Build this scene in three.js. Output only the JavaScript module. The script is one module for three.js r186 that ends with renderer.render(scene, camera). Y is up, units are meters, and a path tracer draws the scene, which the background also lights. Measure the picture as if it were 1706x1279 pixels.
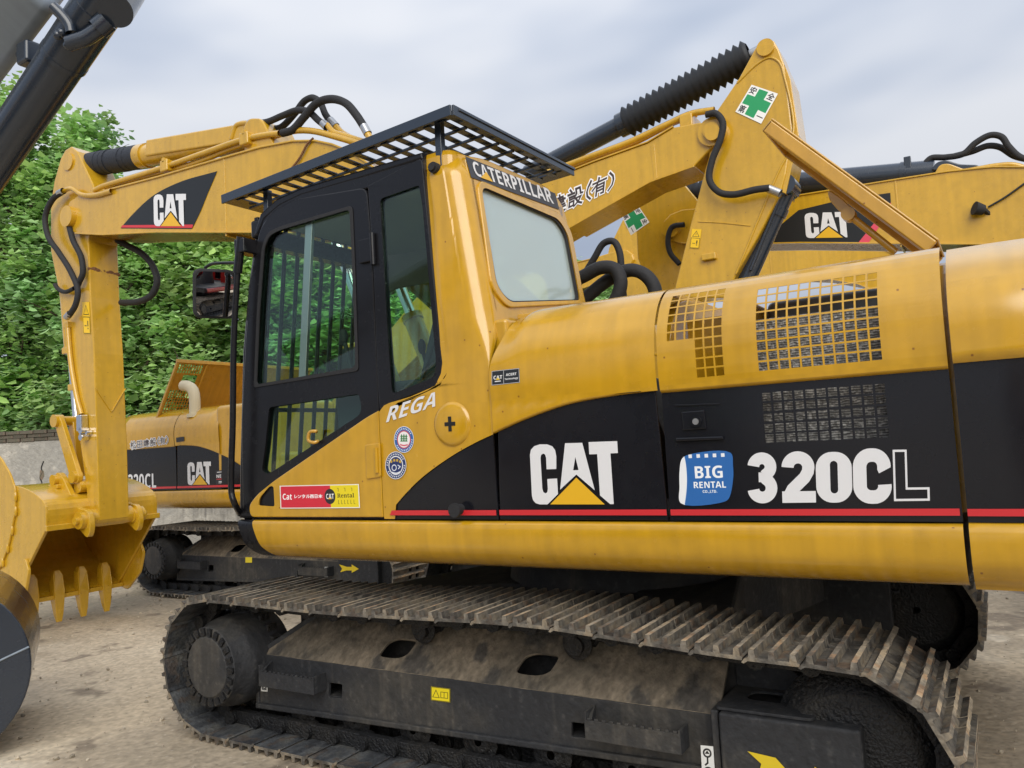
import * as THREE from 'three';
import { mergeGeometries } from 'three/addons/utils/BufferGeometryUtils.js';
import { RoundedBoxGeometry } from 'three/addons/geometries/RoundedBoxGeometry.js';
import { FontLoader } from 'three/addons/loaders/FontLoader.js';

// ------------------------------------------------------------------ camera, sky, light, exposure
const scene = new THREE.Scene();
const V = (x, y, z) => new THREE.Vector3(x, y, z);
const EYE = V(1.9624, 1.5169, 4.3179), FOCAL = 1322.21;            // focal length in pixels of the 1706 x 1279 photograph
const camera = new THREE.PerspectiveCamera(51.6224, 1706 / 1279, 0.05, 400);
camera.position.copy(EYE); camera.rotation.order = 'YXZ'; camera.rotation.set(0.07257, 0.55029, -0.05563);
camera.updateMatrixWorld();

function hash(i, j, s) { let h = (i * 374761393 + j * 668265263 + s * 2147483647 + 1013904223) | 0; h = Math.imul(h ^ (h >>> 13), 1274126177); h ^= h >>> 16; return (h >>> 0) / 4294967296; }
function noise(x, y, per, s) {
  const i = Math.floor(x), j = Math.floor(y), fx = x - i, fy = y - j, w = (k) => ((k % per) + per) % per;
  const u = fx * fx * (3 - 2 * fx), v = fy * fy * (3 - 2 * fy);
  const a = hash(w(i), w(j), s), b = hash(w(i + 1), w(j), s), c = hash(w(i), w(j + 1), s), d = hash(w(i + 1), w(j + 1), s);
  return a + (b - a) * u + (c - a) * v + (a - b - c + d) * u * v;
}
function fbm(x, y, per, s, oct = 5) { let t = 0, a = 0.5, n = 0; for (let o = 0; o < oct; o++) { t += a * noise(x, y, per, s + o * 17); n += a; x *= 2; y *= 2; per *= 2; a *= 0.5; } return t / n; }
const sstep = (a, b, x) => { const t = Math.min(1, Math.max(0, (x - a) / (b - a))); return t * t * (3 - 2 * t); };
const lerp = (a, b, t) => a + (b - a) * t;
function rng(seed) { let a = seed >>> 0; return () => { a = (a + 0x6D2B79F5) | 0; let t = Math.imul(a ^ (a >>> 15), 1 | a); t = (t + Math.imul(t ^ (t >>> 7), 61 | t)) ^ t; return ((t ^ (t >>> 14)) >>> 0) / 4294967296; }; }

{ // overcast sky: soft layered cloud, brighter towards the zenith as an overcast sky is
  const W = 1024, H = 512, d = new Float32Array(W * H * 4);
  for (let j = 0; j < H; j++) {
    const el = ((j + 0.5) / H - 0.5) * Math.PI;
    for (let i = 0; i < W; i++) {
      const az = (i / W) * Math.PI * 2, k = (j * W + i) * 4, se = Math.max(0, Math.sin(el));
      const u = i / W * 8, v = Math.max(0, el) * 3.2 + 0.35 * Math.cos(az);
      const c = fbm(u, v * 1.3 + 3, 8, 5, 5), c2 = fbm(u * 2, v * 3, 16, 51, 4);
      const cl = sstep(0.34, 0.66, c * 0.72 + c2 * 0.28);
      const L = (0.62 + 0.62 * se) * (0.8 + 0.44 * cl) * 0.355;
      d[k] = L * lerp(0.76, 0.965, cl); d[k + 1] = L * lerp(0.9, 1.0, cl); d[k + 2] = L * lerp(1.17, 1.075, cl); d[k + 3] = 1;
      if (el < 0) { d[k] = d[k + 1] = d[k + 2] = 0.12; }
    }
  }
  const t = new THREE.DataTexture(d, W, H, THREE.RGBAFormat, THREE.FloatType);
  t.mapping = THREE.EquirectangularReflectionMapping; t.magFilter = t.minFilter = THREE.LinearFilter; t.wrapS = THREE.RepeatWrapping; t.needsUpdate = true;
  scene.background = t; scene.environment = t;
}
const sun = new THREE.DirectionalLight(new THREE.Color(1, 0.955, 0.87), 1.32);
sun.position.set(8, 8.5, 10); sun.castShadow = true; sun.shadow.radius = 100;
Object.assign(sun.shadow.camera, { left: -20, right: 20, top: 20, bottom: -20, near: 0.5, far: 60 }); sun.shadow.mapSize.set(2048, 2048);
scene.add(sun);
const renderer = new THREE.WebGLRenderer({ antialias: true });
renderer.toneMapping = THREE.LinearToneMapping; renderer.toneMappingExposure = 2.16;
renderer.shadowMap.enabled = true;

// ------------------------------------------------------------------ a pixel of the photograph gives a direction; the plane it lies on gives the point
function rayOf(u, v) { return V((u - 853) / FOCAL, -(v - 639.5) / FOCAL, -1).applyMatrix4(new THREE.Matrix4().extractRotation(camera.matrixWorld)); }
function onAxis(k, u, v, val) { const d = rayOf(u, v), t = (val - EYE[k]) / d[k]; return EYE.clone().addScaledVector(d, t); }
const onZ = (u, v, z) => onAxis('z', u, v, z), onX = (u, v, x) => onAxis('x', u, v, x), onY = (u, v, y = 0) => onAxis('y', u, v, y);
const onPlane = (u, v, n, p) => { const d = rayOf(u, v), t = p.clone().sub(EYE).dot(n) / d.dot(n); return EYE.clone().addScaledVector(d, t); };
const z2 = (pts, z) => pts.map(([u, v]) => { const p = onZ(u, v, z); return [p.x, p.y]; });
const crop = (x0, y0, s) => (pts) => pts.map(([a, b]) => [x0 + a / s, y0 + b / s]);

// ------------------------------------------------------------------ textures: grain, dust, wear
function tex(n, fn, srgb = true) {
  const d = new Uint8Array(n * n * 4);
  for (let j = 0; j < n; j++) for (let i = 0; i < n; i++) { const c = fn(i / n, j / n), k = (j * n + i) * 4; for (let q = 0; q < 3; q++) d[k + q] = Math.max(0, Math.min(255, c[q] * 255)); d[k + 3] = 255; }
  const t = new THREE.DataTexture(d, n, n, THREE.RGBAFormat); t.wrapS = t.wrapT = THREE.RepeatWrapping; t.magFilter = THREE.LinearFilter; t.minFilter = THREE.LinearMipmapLinearFilter; t.generateMipmaps = true;
  if (srgb) t.colorSpace = THREE.SRGBColorSpace; t.needsUpdate = true; return t;
}
const rep = (t, m) => { const c = t.clone(); c.repeat.set(1 / m, 1 / m); c.needsUpdate = true; return c; };
const mix3 = (a, b, t) => [lerp(a[0], b[0], t), lerp(a[1], b[1], t), lerp(a[2], b[2], t)];
const s = (r, g, b) => [r / 255, g / 255, b / 255];

const paintTex = tex(512, (x, y) => {            // repainted panels: faint mottling, dust and a few chips
  const m = fbm(x * 6, y * 6, 6, 11), f = fbm(x * 40, y * 40, 40, 12, 3), st = fbm(x * 50, y * 3, 50, 13, 3);
  let v = 0.93 + 0.09 * (m - 0.5) + 0.06 * (f - 0.5) + 0.1 * (st - 0.5);
  let c = [v, v, v * 1.0]; const dust = sstep(0.56, 0.8, m * 0.7 + f * 0.3); c = mix3(c, [0.93, 0.92, 1], dust * 0.4);
  if (hash(Math.floor(x * 256), Math.floor(y * 256), 7) > 0.9995) c = [0.6, 0.5, 0.4];
  return c;
});
const glossTex = tex(256, (x, y) => { const m = fbm(x * 5, y * 5, 5, 31), f = fbm(x * 30, y * 30, 30, 32, 3); const v = 0.62 + 0.5 * (m - 0.5) + 0.35 * (f - 0.5); return [v, v, v]; }, false);
const waveTex = tex(256, (x, y) => { const v = fbm(x * 4, y * 4, 4, 35, 2); return [v, v, v]; }, false);
const shoeTex = tex(512, (x, y) => {             // track steel: worn metal, dried mud, rust
  const m = fbm(x * 9, y * 9, 9, 21), f = fbm(x * 60, y * 60, 60, 22, 3), r = fbm(x * 14, y * 14, 14, 23, 4), q = fbm(x * 22, y * 5, 22, 24, 4);
  let c = mix3(s(106, 104, 101), s(146, 141, 133), sstep(0.3, 0.7, q)); c = mix3(c, s(164, 152, 133), sstep(0.46, 0.66, m) * 0.7); c = mix3(c, s(146, 116, 92), sstep(0.6, 0.74, r) * 0.5);
  c = mix3(c, s(74, 72, 72), sstep(0.58, 0.75, 1 - m) * 0.6); return c.map((k) => k * (0.84 + 0.32 * f));
});
const darkTex = tex(512, (x, y) => {             // black undercarriage paint under dust and dried splashes
  const m = fbm(x * 5, y * 5, 5, 41), f = fbm(x * 50, y * 50, 50, 42, 3), st = fbm(x * 36, y * 3, 36, 43, 4);
  let c = mix3(s(44, 45, 48), s(62, 60, 57), sstep(0.3, 0.7, m)); c = mix3(c, s(92, 86, 77), sstep(0.5, 0.8, m * 0.4 + st * 0.6) * 0.6); c = mix3(c, s(128, 120, 106), sstep(0.66, 0.85, f) * 0.15);
  return c.map((k) => k * (0.85 + 0.3 * f));
});
const dustTex = tex(512, (x, y) => {             // top plates buried in dust
  const m = fbm(x * 6, y * 6, 6, 45), f = fbm(x * 60, y * 60, 60, 46, 3), r = fbm(x * 12, y * 12, 12, 47);
  let c = mix3(s(98, 90, 78), s(128, 116, 99), sstep(0.3, 0.7, m)); c = mix3(c, s(64, 62, 60), sstep(0.55, 0.72, r) * 0.7);
  return c.map((k) => k * (0.75 + 0.5 * f));
});
const fineBump = tex(256, (x, y) => { const v = fbm(x * 32, y * 32, 32, 61, 4); return [v, v, v]; }, false);

// ------------------------------------------------------------------ materials
const lin = (r, g, b) => new THREE.Color().setRGB(r, g, b);
const PM = (o) => new THREE.MeshPhysicalMaterial(o), SM = (o) => new THREE.MeshStandardMaterial(o);
const M = {};
const yellowPaint = (r, g, b, rough = 0.36) => PM({ color: lin(r, g, b), map: rep(paintTex, 1.7), roughness: rough, roughnessMap: rep(glossTex, 1.3), specularIntensity: 0.9, clearcoat: 1, clearcoatRoughness: 0.2, bumpMap: rep(waveTex, 1.1), bumpScale: 0.003 });
M.yellow = yellowPaint(0.68, 0.37, 0.011);
M.yellowArm = yellowPaint(0.69, 0.395, 0.018, 0.42);
M.yellowOld = yellowPaint(0.65, 0.35, 0.035, 0.5);
M.red = yellowPaint(0.45, 0.02, 0.015);
M.blackGloss = PM({ color: lin(0.009, 0.0095, 0.013), specularIntensity: 0.45, roughness: 0.4, roughnessMap: rep(glossTex, 1.1), clearcoat: 0.35, clearcoatRoughness: 0.15, bumpMap: rep(waveTex, 0.9), bumpScale: 0.002 });
M.blackFrame = PM({ color: lin(0.009, 0.009, 0.011), specularIntensity: 0.5, roughness: 0.42, roughnessMap: rep(glossTex, 0.7), clearcoat: 0.25, clearcoatRoughness: 0.3 });
M.blackDecal = PM({ color: lin(0.014, 0.016, 0.018), specularIntensity: 0.5, roughness: 0.45, clearcoat: 0.3, clearcoatRoughness: 0.3 });
M.cylBlack = PM({ color: lin(0.018, 0.027, 0.043), roughness: 0.38, roughnessMap: rep(glossTex, 0.6), clearcoat: 0.6, clearcoatRoughness: 0.25 });
M.greyBlue = PM({ color: lin(0.3, 0.36, 0.43), map: rep(paintTex, 1.2), roughness: 0.6, roughnessMap: rep(glossTex, 0.8) });
M.rubber = SM({ color: lin(0.018, 0.018, 0.02), roughness: 0.75, bumpMap: rep(fineBump, 0.3), bumpScale: 0.002 });
M.sleeve = SM({ color: lin(0.02, 0.024, 0.034), roughness: 0.7, bumpMap: rep(fineBump, 0.5), bumpScale: 0.004 });
M.shoe = SM({ vertexColors: true, map: rep(shoeTex, 0.9), roughness: 0.72, metalness: 0.25, bumpMap: rep(fineBump, 0.35), bumpScale: 0.004 });
M.under = SM({ map: rep(darkTex, 1.3), roughness: 0.68, bumpMap: rep(fineBump, 0.5), bumpScale: 0.003 });
M.dusty = SM({ map: rep(dustTex, 1.4), roughness: 0.95, bumpMap: rep(fineBump, 0.4), bumpScale: 0.006 });
M.grease = SM({ map: rep(darkTex, 0.8), color: lin(0.35, 0.35, 0.36), roughness: 0.6, bumpMap: rep(fineBump, 0.3), bumpScale: 0.008 });
M.chrome = SM({ color: lin(0.75, 0.76, 0.78), roughness: 0.18, metalness: 1 });
M.steel = SM({ color: lin(0.5, 0.5, 0.5), roughness: 0.35, metalness: 0.9 });
M.mirror = SM({ color: lin(0.85, 0.86, 0.87), roughness: 0.015, metalness: 1 });
M.white = PM({ color: lin(0.76, 0.76, 0.77), roughness: 0.45, clearcoat: 0.3, clearcoatRoughness: 0.3 });
M.redStripe = PM({ color: lin(0.62, 0.022, 0.03), roughness: 0.4, clearcoat: 0.5, clearcoatRoughness: 0.25 });
M.pinkStripe = PM({ color: lin(0.72, 0.07, 0.12), roughness: 0.45 });
M.logoYellow = PM({ color: lin(0.80, 0.45, 0.012), roughness: 0.42, clearcoat: 0.4, clearcoatRoughness: 0.25 });
M.liner = SM({ color: lin(0.33, 0.275, 0.23), roughness: 0.9, bumpMap: rep(fineBump, 0.2), bumpScale: 0.002 });
M.seat = SM({ color: lin(0.025, 0.03, 0.042), roughness: 0.9 });
M.vinyl = PM({ color: lin(0.62, 0.6, 0.5), roughness: 0.35, transmission: 0.35, thickness: 0 });
M.glass = PM({ color: lin(0.80, 0.95, 0.87), roughness: 0.02, transmission: 1, thickness: 0, ior: 1.5 });
M.glassDustSheen = PM({ color: lin(0.84, 0.95, 0.95), roughness: 0.06, transmission: 0.62, thickness: 0, ior: 1.5, clearcoat: 1, clearcoatRoughness: 0.05 });  // thin dust film; its pale body colour also stands in for reflected sky haze
M.dark = SM({ color: lin(0.012, 0.012, 0.013), roughness: 0.9 });
M.bellows = SM({ color: lin(0.014, 0.016, 0.02), roughness: 0.6 });
M.creamPipe = PM({ color: lin(0.66, 0.58, 0.4), roughness: 0.5 });
M.rust = SM({ color: lin(0.2, 0.09, 0.035), roughness: 0.9, bumpMap: rep(fineBump, 0.2), bumpScale: 0.006 });
const coreTex = tex(512, (x, y) => {             // radiator fins, bent here and there
  const l = Math.sin(y * Math.PI * 2 * 46 + (fbm(x * 20, y * 20, 20, 71) - 0.5) * 6), v = Math.floor(x * 40), b = hash(v, Math.floor(y * 46), 72), f = fbm(x * 90, y * 60, 30, 73, 3);
  let k = 0.36 + 0.26 * sstep(-0.2, 0.7, l) + 0.25 * (f - 0.4) + (b > 0.72 ? 0.18 : 0); return [k, k * 0.99, k * 0.96];
});
M.core = SM({ map: rep(coreTex, 0.42), roughness: 0.6, metalness: 0.35, bumpMap: rep(fineBump, 0.2), bumpScale: 0.004 });

// ------------------------------------------------------------------ geometry helpers
function uvm(geo) {                               // uv in metres, by the way each face points
  if (geo.userData.keepUv) return geo;
  const g = geo.index ? geo.toNonIndexed() : geo, p = g.attributes.position, uv = new Float32Array(p.count * 2), a = V(0, 0, 0), b = V(0, 0, 0), c = V(0, 0, 0);
  for (let i = 0; i < p.count; i += 3) {
    a.fromBufferAttribute(p, i); b.fromBufferAttribute(p, i + 1); c.fromBufferAttribute(p, i + 2);
    const n = b.clone().sub(a).cross(c.clone().sub(a)), x = Math.abs(n.x), y = Math.abs(n.y), z = Math.abs(n.z);
    [a, b, c].forEach((q, k) => { const o = (i + k) * 2; if (z >= x && z >= y) { uv[o] = q.x; uv[o + 1] = q.y; } else if (y >= x) { uv[o] = q.x; uv[o + 1] = q.z; } else { uv[o] = q.z; uv[o + 1] = q.y; } });
  }
  g.setAttribute('uv', new THREE.BufferAttribute(uv, 2)); return g;
}
let TO_LOCAL = null;                              // set while a machine is laid out in world coordinates
const inWorld = (root, fn) => { root.updateMatrixWorld(true); TO_LOCAL = root.matrixWorld.clone().invert(); fn(); TO_LOCAL = null; };
function mesh(name, geo, mat, parent) {
  let g = Array.isArray(geo) ? mergeGeometries(geo.map((q) => { const h = uvm(q); for (const k of Object.keys(h.attributes)) if (!['position', 'normal', 'uv'].includes(k)) h.deleteAttribute(k); return h; })) : geo;
  g = uvm(g); if (TO_LOCAL) g.applyMatrix4(TO_LOCAL);
  const m = new THREE.Mesh(g, mat); m.name = name; m.castShadow = m.receiveShadow = true; parent.add(m); return m;
}
const group = (name, parent) => { const g = new THREE.Group(); g.name = name; parent.add(g); return g; };
const used = {};
const numbered = (n) => { const k = used[n] = (used[n] ?? -1) + 1; return k ? `${n}_${String(k).padStart(3, '0')}` : n; };
function thing(name, label, category, pos = [0, 0, 0], turn = 0, grp) {
  const g = group(numbered(name), scene); g.position.set(...pos); g.rotation.y = turn; g.userData = { label, category }; if (grp) g.userData.group = grp; g.updateMatrixWorld(true); return g;
}
function shapeOf(pts, holes = []) {
  const sh = new THREE.Shape(pts.map((p) => new THREE.Vector2(p[0], p[1])));
  for (const h of holes) sh.holes.push(new THREE.Path(h.map((p) => new THREE.Vector2(p[0], p[1])))); return sh;
}
function ext(pts, z0, z1, bev = 0.004, holes = [], taper = 0) {
  const b = Math.min(bev, (z1 - z0) / 2.2), g = new THREE.ExtrudeGeometry(shapeOf(pts, holes), { depth: z1 - z0 - 2 * b, bevelEnabled: b > 0, bevelThickness: b, bevelSize: b, bevelOffset: -b, bevelSegments: 2 });
  g.translate(0, 0, z0 + b);
  if (taper) { const p = g.attributes.position; for (let i = 0; i < p.count; i++) p.setZ(i, p.getZ(i) * lerp(0.3, 1, sstep(-0.3, -0.02, p.getY(i))) * lerp(0.5, 1, sstep(0.22, 0.08, p.getY(i)))); g.computeVertexNormals(); }   // wedge for bucket teeth
  return g;
}
const extX = (zy, x0, x1, bev, holes = []) => ext(zy.map(([z, y]) => [-z, y]), x0, x1, bev, holes.map((h) => h.map(([z, y]) => [-z, y]))).rotateY(Math.PI / 2);
const extY = (xz, y0, y1, bev, holes = []) => ext(xz.map(([x, z]) => [x, -z]), y0, y1, bev, holes.map((h) => h.map(([x, z]) => [x, -z]))).rotateX(-Math.PI / 2);
const flat = (pts, z, holes) => new THREE.ShapeGeometry(shapeOf(pts, holes)).translate(0, 0, z);
const box = (x0, x1, y0, y1, z0, z1, r = 0.006) => { const w = x1 - x0, h = y1 - y0, d = z1 - z0; const rr = Math.min(r, w / 2.1, h / 2.1, d / 2.1); return new RoundedBoxGeometry(w, h, d, 2, rr).translate((x0 + x1) / 2, (y0 + y1) / 2, (z0 + z1) / 2); };
function align(g, a, b) { const d = b.clone().sub(a); return g.applyQuaternion(new THREE.Quaternion().setFromUnitVectors(V(0, 1, 0), d.clone().normalize())).translate((a.x + b.x) / 2, (a.y + b.y) / 2, (a.z + b.z) / 2); }
const rod = (a, b, r, r2 = r, n = 20) => align(new THREE.CylinderGeometry(r2, r, a.distanceTo(b), n), a, b);
function bar(a, b, w, h, up = V(0, 1, 0)) {        // a bar of section w (sideways) x h (along up)
  const d = b.clone().sub(a), L = d.length(); d.normalize(); const side = d.clone().cross(up).normalize(), u = side.clone().cross(d);
  return new RoundedBoxGeometry(L, h, w, 1, Math.min(w, h) * 0.12).applyMatrix4(new THREE.Matrix4().makeBasis(d, u, side)).translate((a.x + b.x) / 2, (a.y + b.y) / 2, (a.z + b.z) / 2);
}
const zcyl = (x, y, z0, z1, r, n = 24) => new THREE.CylinderGeometry(r, r, z1 - z0, n).rotateX(Math.PI / 2).translate(x, y, (z0 + z1) / 2);
const lathe = (prof, n = 28) => new THREE.LatheGeometry(prof.map(([r, y]) => new THREE.Vector2(r, y)), n);
const tube = (pts, r, seg = 8, rn = 10) => new THREE.TubeGeometry(new THREE.CatmullRomCurve3(pts, false, 'centripetal'), Math.max(8, pts.length * seg), r, rn);
function grid(nu, nv, fn) {
  const p = [], ix = []; for (let j = 0; j <= nv; j++) for (let i = 0; i <= nu; i++) p.push(...fn(i / nu, j / nv));
  for (let j = 0; j < nv; j++) for (let i = 0; i < nu; i++) { const a = j * (nu + 1) + i; ix.push(a, a + 1, a + nu + 2, a, a + nu + 2, a + nu + 1); }
  const g = new THREE.BufferGeometry(); g.setAttribute('position', new THREE.Float32BufferAttribute(p, 3)); g.setIndex(ix); g.computeVertexNormals(); return g;
}
function mirrorZ(g) {
  const m = (g.index ? g.toNonIndexed() : g.clone()), p = m.attributes.position, n = m.attributes.normal;
  for (let i = 0; i < p.count; i++) { p.setZ(i, -p.getZ(i)); n.setZ(i, -n.getZ(i)); }
  for (const at of Object.values(m.attributes)) for (let i = 0; i < at.count; i += 3) for (let k = 0; k < at.itemSize; k++) { const t = at.array[(i + 1) * at.itemSize + k]; at.array[(i + 1) * at.itemSize + k] = at.array[(i + 2) * at.itemSize + k]; at.array[(i + 2) * at.itemSize + k] = t; }
  return m;
}
const sided = (g, side) => side > 0 ? g : mirrorZ(g);
function spl(pts, n = 40, closed = false) { return new THREE.CatmullRomCurve3(pts.map(([x, y]) => V(x, y, 0)), closed, 'centripetal').getPoints(n).map((p) => [p.x, p.y]); }
function rr(x0, y0, x1, y1, r, n = 6) { const o = [], c = [[x1 - r, y1 - r, 0], [x0 + r, y1 - r, 90], [x0 + r, y0 + r, 180], [x1 - r, y0 + r, 270]]; for (const [cx, cy, a] of c) for (let i = 0; i <= n; i++) { const t = (a + 90 * i / n) * Math.PI / 180; o.push([cx + r * Math.cos(t), cy + r * Math.sin(t)]); } return o; }
function roundPoly(pts, r, n = 5) {                // polygon with every corner rounded
  const o = [], L = pts.length;
  pts.forEach((p, i) => {
    const a = pts[(i + L - 1) % L], b = pts[(i + 1) % L], R = Array.isArray(r) ? r[i] : r;
    const da = Math.hypot(a[0] - p[0], a[1] - p[1]), db = Math.hypot(b[0] - p[0], b[1] - p[1]), q = Math.min(R, da / 2.05, db / 2.05);
    const s0 = [p[0] + (a[0] - p[0]) * q / da, p[1] + (a[1] - p[1]) * q / da], s1 = [p[0] + (b[0] - p[0]) * q / db, p[1] + (b[1] - p[1]) * q / db];
    for (let k = 0; k <= n; k++) { const t = k / n, u = 1 - t; o.push([u * u * s0[0] + 2 * u * t * p[0] + t * t * s1[0], u * u * s0[1] + 2 * u * t * p[1] + t * t * s1[1]]); }
  }); return o;
}
function stroke(pts, w) {                          // outline of a thick line
  const l = [], r = [], n = pts.length;
  for (let i = 0; i < n; i++) {
    const a = pts[Math.max(0, i - 1)], b = pts[Math.min(n - 1, i + 1)]; let dx = b[0] - a[0], dy = b[1] - a[1]; const L = Math.hypot(dx, dy) || 1; dx /= L; dy /= L;
    l.push([pts[i][0] - dy * w / 2, pts[i][1] + dx * w / 2]); r.push([pts[i][0] + dy * w / 2, pts[i][1] - dx * w / 2]);
  }
  return [...l, ...r.reverse()];
}
// a sheet panel with real square openings: xs, ss are the grid lines, open(i, j) says which cells are cut out, f(x, s) gives the surface
function perforated(xs, ss, open, f, t = 0.005) {
  const p = [], quad = (a, b, c, d) => p.push(...a, ...b, ...c, ...a, ...c, ...d), nx = xs.length - 1, ns = ss.length - 1;
  const O = (i, j) => f(xs[i], ss[j]), I = (i, j) => { const q = f(xs[i], ss[j]); return [q[0], q[1], q[2] - t]; };
  const cut = (i, j) => i >= 0 && j >= 0 && i < nx && j < ns && open(i, j);
  for (let j = 0; j < ns; j++) for (let i = 0; i < nx; i++) {
    if (cut(i, j)) continue;
    quad(O(i, j), O(i + 1, j), O(i + 1, j + 1), O(i, j + 1)); quad(I(i, j), I(i, j + 1), I(i + 1, j + 1), I(i + 1, j));
    if (cut(i - 1, j) || i === 0) quad(I(i, j), O(i, j), O(i, j + 1), I(i, j + 1)); if (cut(i + 1, j) || i === nx - 1) quad(O(i + 1, j), I(i + 1, j), I(i + 1, j + 1), O(i + 1, j + 1));
    if (cut(i, j - 1) || j === 0) quad(O(i, j), I(i, j), I(i + 1, j), O(i + 1, j)); if (cut(i, j + 1) || j === ns - 1) quad(I(i, j + 1), O(i, j + 1), O(i + 1, j + 1), I(i + 1, j + 1));
  }
  const g = new THREE.BufferGeometry(); g.setAttribute('position', new THREE.Float32BufferAttribute(p, 3)); g.computeVertexNormals(); return g;
}
// ------------------------------------------------------------------ printed stickers
function canvasMat(w, h, draw, o = {}) { const c = document.createElement('canvas'); c.width = w; c.height = h; const g = c.getContext('2d'); draw(g, w, h); const t = new THREE.CanvasTexture(c); t.colorSpace = THREE.SRGBColorSpace; t.anisotropy = 8; return PM({ map: t, roughness: 0.45, clearcoat: 0.3, clearcoatRoughness: 0.3, ...o }); }
function quadGeo(tl, tr, br, bl) {
  const g = new THREE.BufferGeometry(); g.setAttribute('position', new THREE.Float32BufferAttribute([...bl, ...br, ...tr, ...bl, ...tr, ...tl], 3)); g.setAttribute('uv', new THREE.Float32BufferAttribute([0, 0, 1, 0, 1, 1, 0, 0, 1, 1, 0, 1], 2)); g.computeVertexNormals(); g.userData.keepUv = true; return g;
}
function sticker(name, corners, place, mat, parent) { return mesh(name, quadGeo(...corners.map(([u, v]) => { const p = place(u, v); return [p.x, p.y, p.z]; })), mat, parent); }
function discSticker(name, c, rx, ry, place, mat, parent, n = 36) {
  const p = [], uv = [], at = (k) => { const a = k / n * Math.PI * 2, q = place(c[0] + rx * Math.cos(a), c[1] - ry * Math.sin(a)); return [[q.x, q.y, q.z], [0.5 + 0.5 * Math.cos(a), 0.5 + 0.5 * Math.sin(a)]]; }, m = place(...c);
  for (let k = 0; k < n; k++) { const A = at(k), B = at(k + 1); p.push(m.x, m.y, m.z, ...A[0], ...B[0]); uv.push(0.5, 0.5, ...A[1], ...B[1]); }
  const g = new THREE.BufferGeometry(); g.setAttribute('position', new THREE.Float32BufferAttribute(p, 3)); g.setAttribute('uv', new THREE.Float32BufferAttribute(uv, 2)); g.computeVertexNormals(); g.userData.keepUv = true; return mesh(name, g, mat, parent);
}
const KANJI = {                                    // brush lines in a 100 x 100 box
  建: [[[45, 18], [85, 18], [85, 42], [45, 42]], [[36, 30], [96, 30]], [[42, 55], [90, 55]], [[36, 68], [96, 68]], [[65, 6], [65, 82]], [[6, 18], [30, 18], [14, 42], [30, 42], [24, 66], [6, 88]], [[8, 54], [30, 80], [60, 90], [97, 92]]],
  設: [[[22, 4], [28, 14]], [[4, 24], [44, 24]], [[10, 38], [40, 38]], [[10, 50], [40, 50]], [[10, 64], [40, 64], [40, 90], [10, 90], [10, 64]], [[58, 8], [58, 30], [46, 44]], [[58, 8], [84, 8], [84, 36], [97, 38]], [[50, 54], [88, 54], [74, 78], [46, 96]], [[56, 60], [72, 82], [97, 96]]],
  有: [[[6, 22], [94, 22]], [[46, 4], [34, 34], [6, 58]], [[34, 40], [34, 97]], [[34, 40], [82, 40], [82, 94], [68, 94]], [[34, 57], [82, 57]], [[34, 73], [82, 73]]],
  '(': [[[70, 2], [48, 26], [42, 50], [48, 76], [70, 98]]], ')': [[[30, 2], [52, 26], [58, 50], [52, 76], [30, 98]]],
  松: [[[3, 30], [46, 30]], [[25, 4], [25, 97]], [[24, 34], [4, 72]], [[27, 38], [46, 62]], [[60, 8], [50, 40]], [[76, 8], [97, 42]], [[68, 48], [54, 88], [90, 82]], [[80, 62], [94, 94]]],
  田: [[[12, 12], [88, 12], [88, 90], [12, 90], [12, 12]], [[50, 12], [50, 90]], [[12, 50], [88, 50]]],
  安: [[[50, 2], [50, 16]], [[10, 32], [10, 17], [90, 17], [90, 32]], [[44, 26], [24, 66], [82, 96]], [[72, 46], [56, 76], [12, 96]], [[4, 47], [96, 47]]],
  全: [[[50, 4], [28, 30], [4, 46]], [[50, 4], [72, 30], [96, 46]], [[26, 46], [74, 46]], [[28, 67], [72, 67]], [[8, 92], [92, 92]], [[50, 46], [50, 92]]],
  第: [[[22, 3], [8, 24]], [[18, 13], [46, 13]], [[32, 14], [36, 26]], [[62, 3], [52, 24]], [[58, 13], [94, 13]], [[74, 14], [80, 26]], [[14, 36], [82, 36], [82, 52], [18, 52], [14, 70], [90, 70], [87, 90], [74, 88]], [[50, 30], [50, 98]], [[47, 71], [12, 96]]],
  一: [[[6, 50], [94, 50]]],
  レ: [[[25, 8], [25, 88], [58, 76], [88, 48]]], ン: [[[12, 20], [36, 36]], [[14, 86], [58, 70], [90, 24]]], タ: [[[42, 4], [12, 46]], [[38, 20], [84, 20], [66, 66], [24, 96]], [[34, 42], [66, 64]]], ル: [[[32, 14], [32, 56], [8, 92]], [[62, 8], [62, 88], [94, 58]]],
  西: [[[4, 12], [96, 12]], [[12, 36], [88, 36], [88, 92], [12, 92], [12, 36]], [[38, 12], [37, 50], [26, 68]], [[62, 12], [62, 62], [80, 64]]], 日: [[[20, 8], [80, 8], [80, 92], [20, 92], [20, 8]], [[20, 50], [80, 50]]], 本: [[[4, 28], [96, 28]], [[50, 4], [50, 97]], [[48, 30], [30, 58], [4, 78]], [[52, 30], [70, 58], [96, 78]], [[32, 74], [68, 74]]],
};
function brush(g, str, x, y, size, lw, step = size, color = '#111') {
  g.strokeStyle = color; g.lineWidth = lw; g.lineCap = 'square'; g.lineJoin = 'miter';
  [...str].forEach((ch, i) => { for (const l of KANJI[ch]) { g.beginPath(); l.forEach(([a, b], k) => { const X = x + i * step + a * size / 100, Y = y + b * size / 100; k ? g.lineTo(X, Y) : g.moveTo(X, Y); }); g.stroke(); } });
}
const font = await new FontLoader().loadAsync('fonts/droid/droid_sans_bold.typeface.json');

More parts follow.
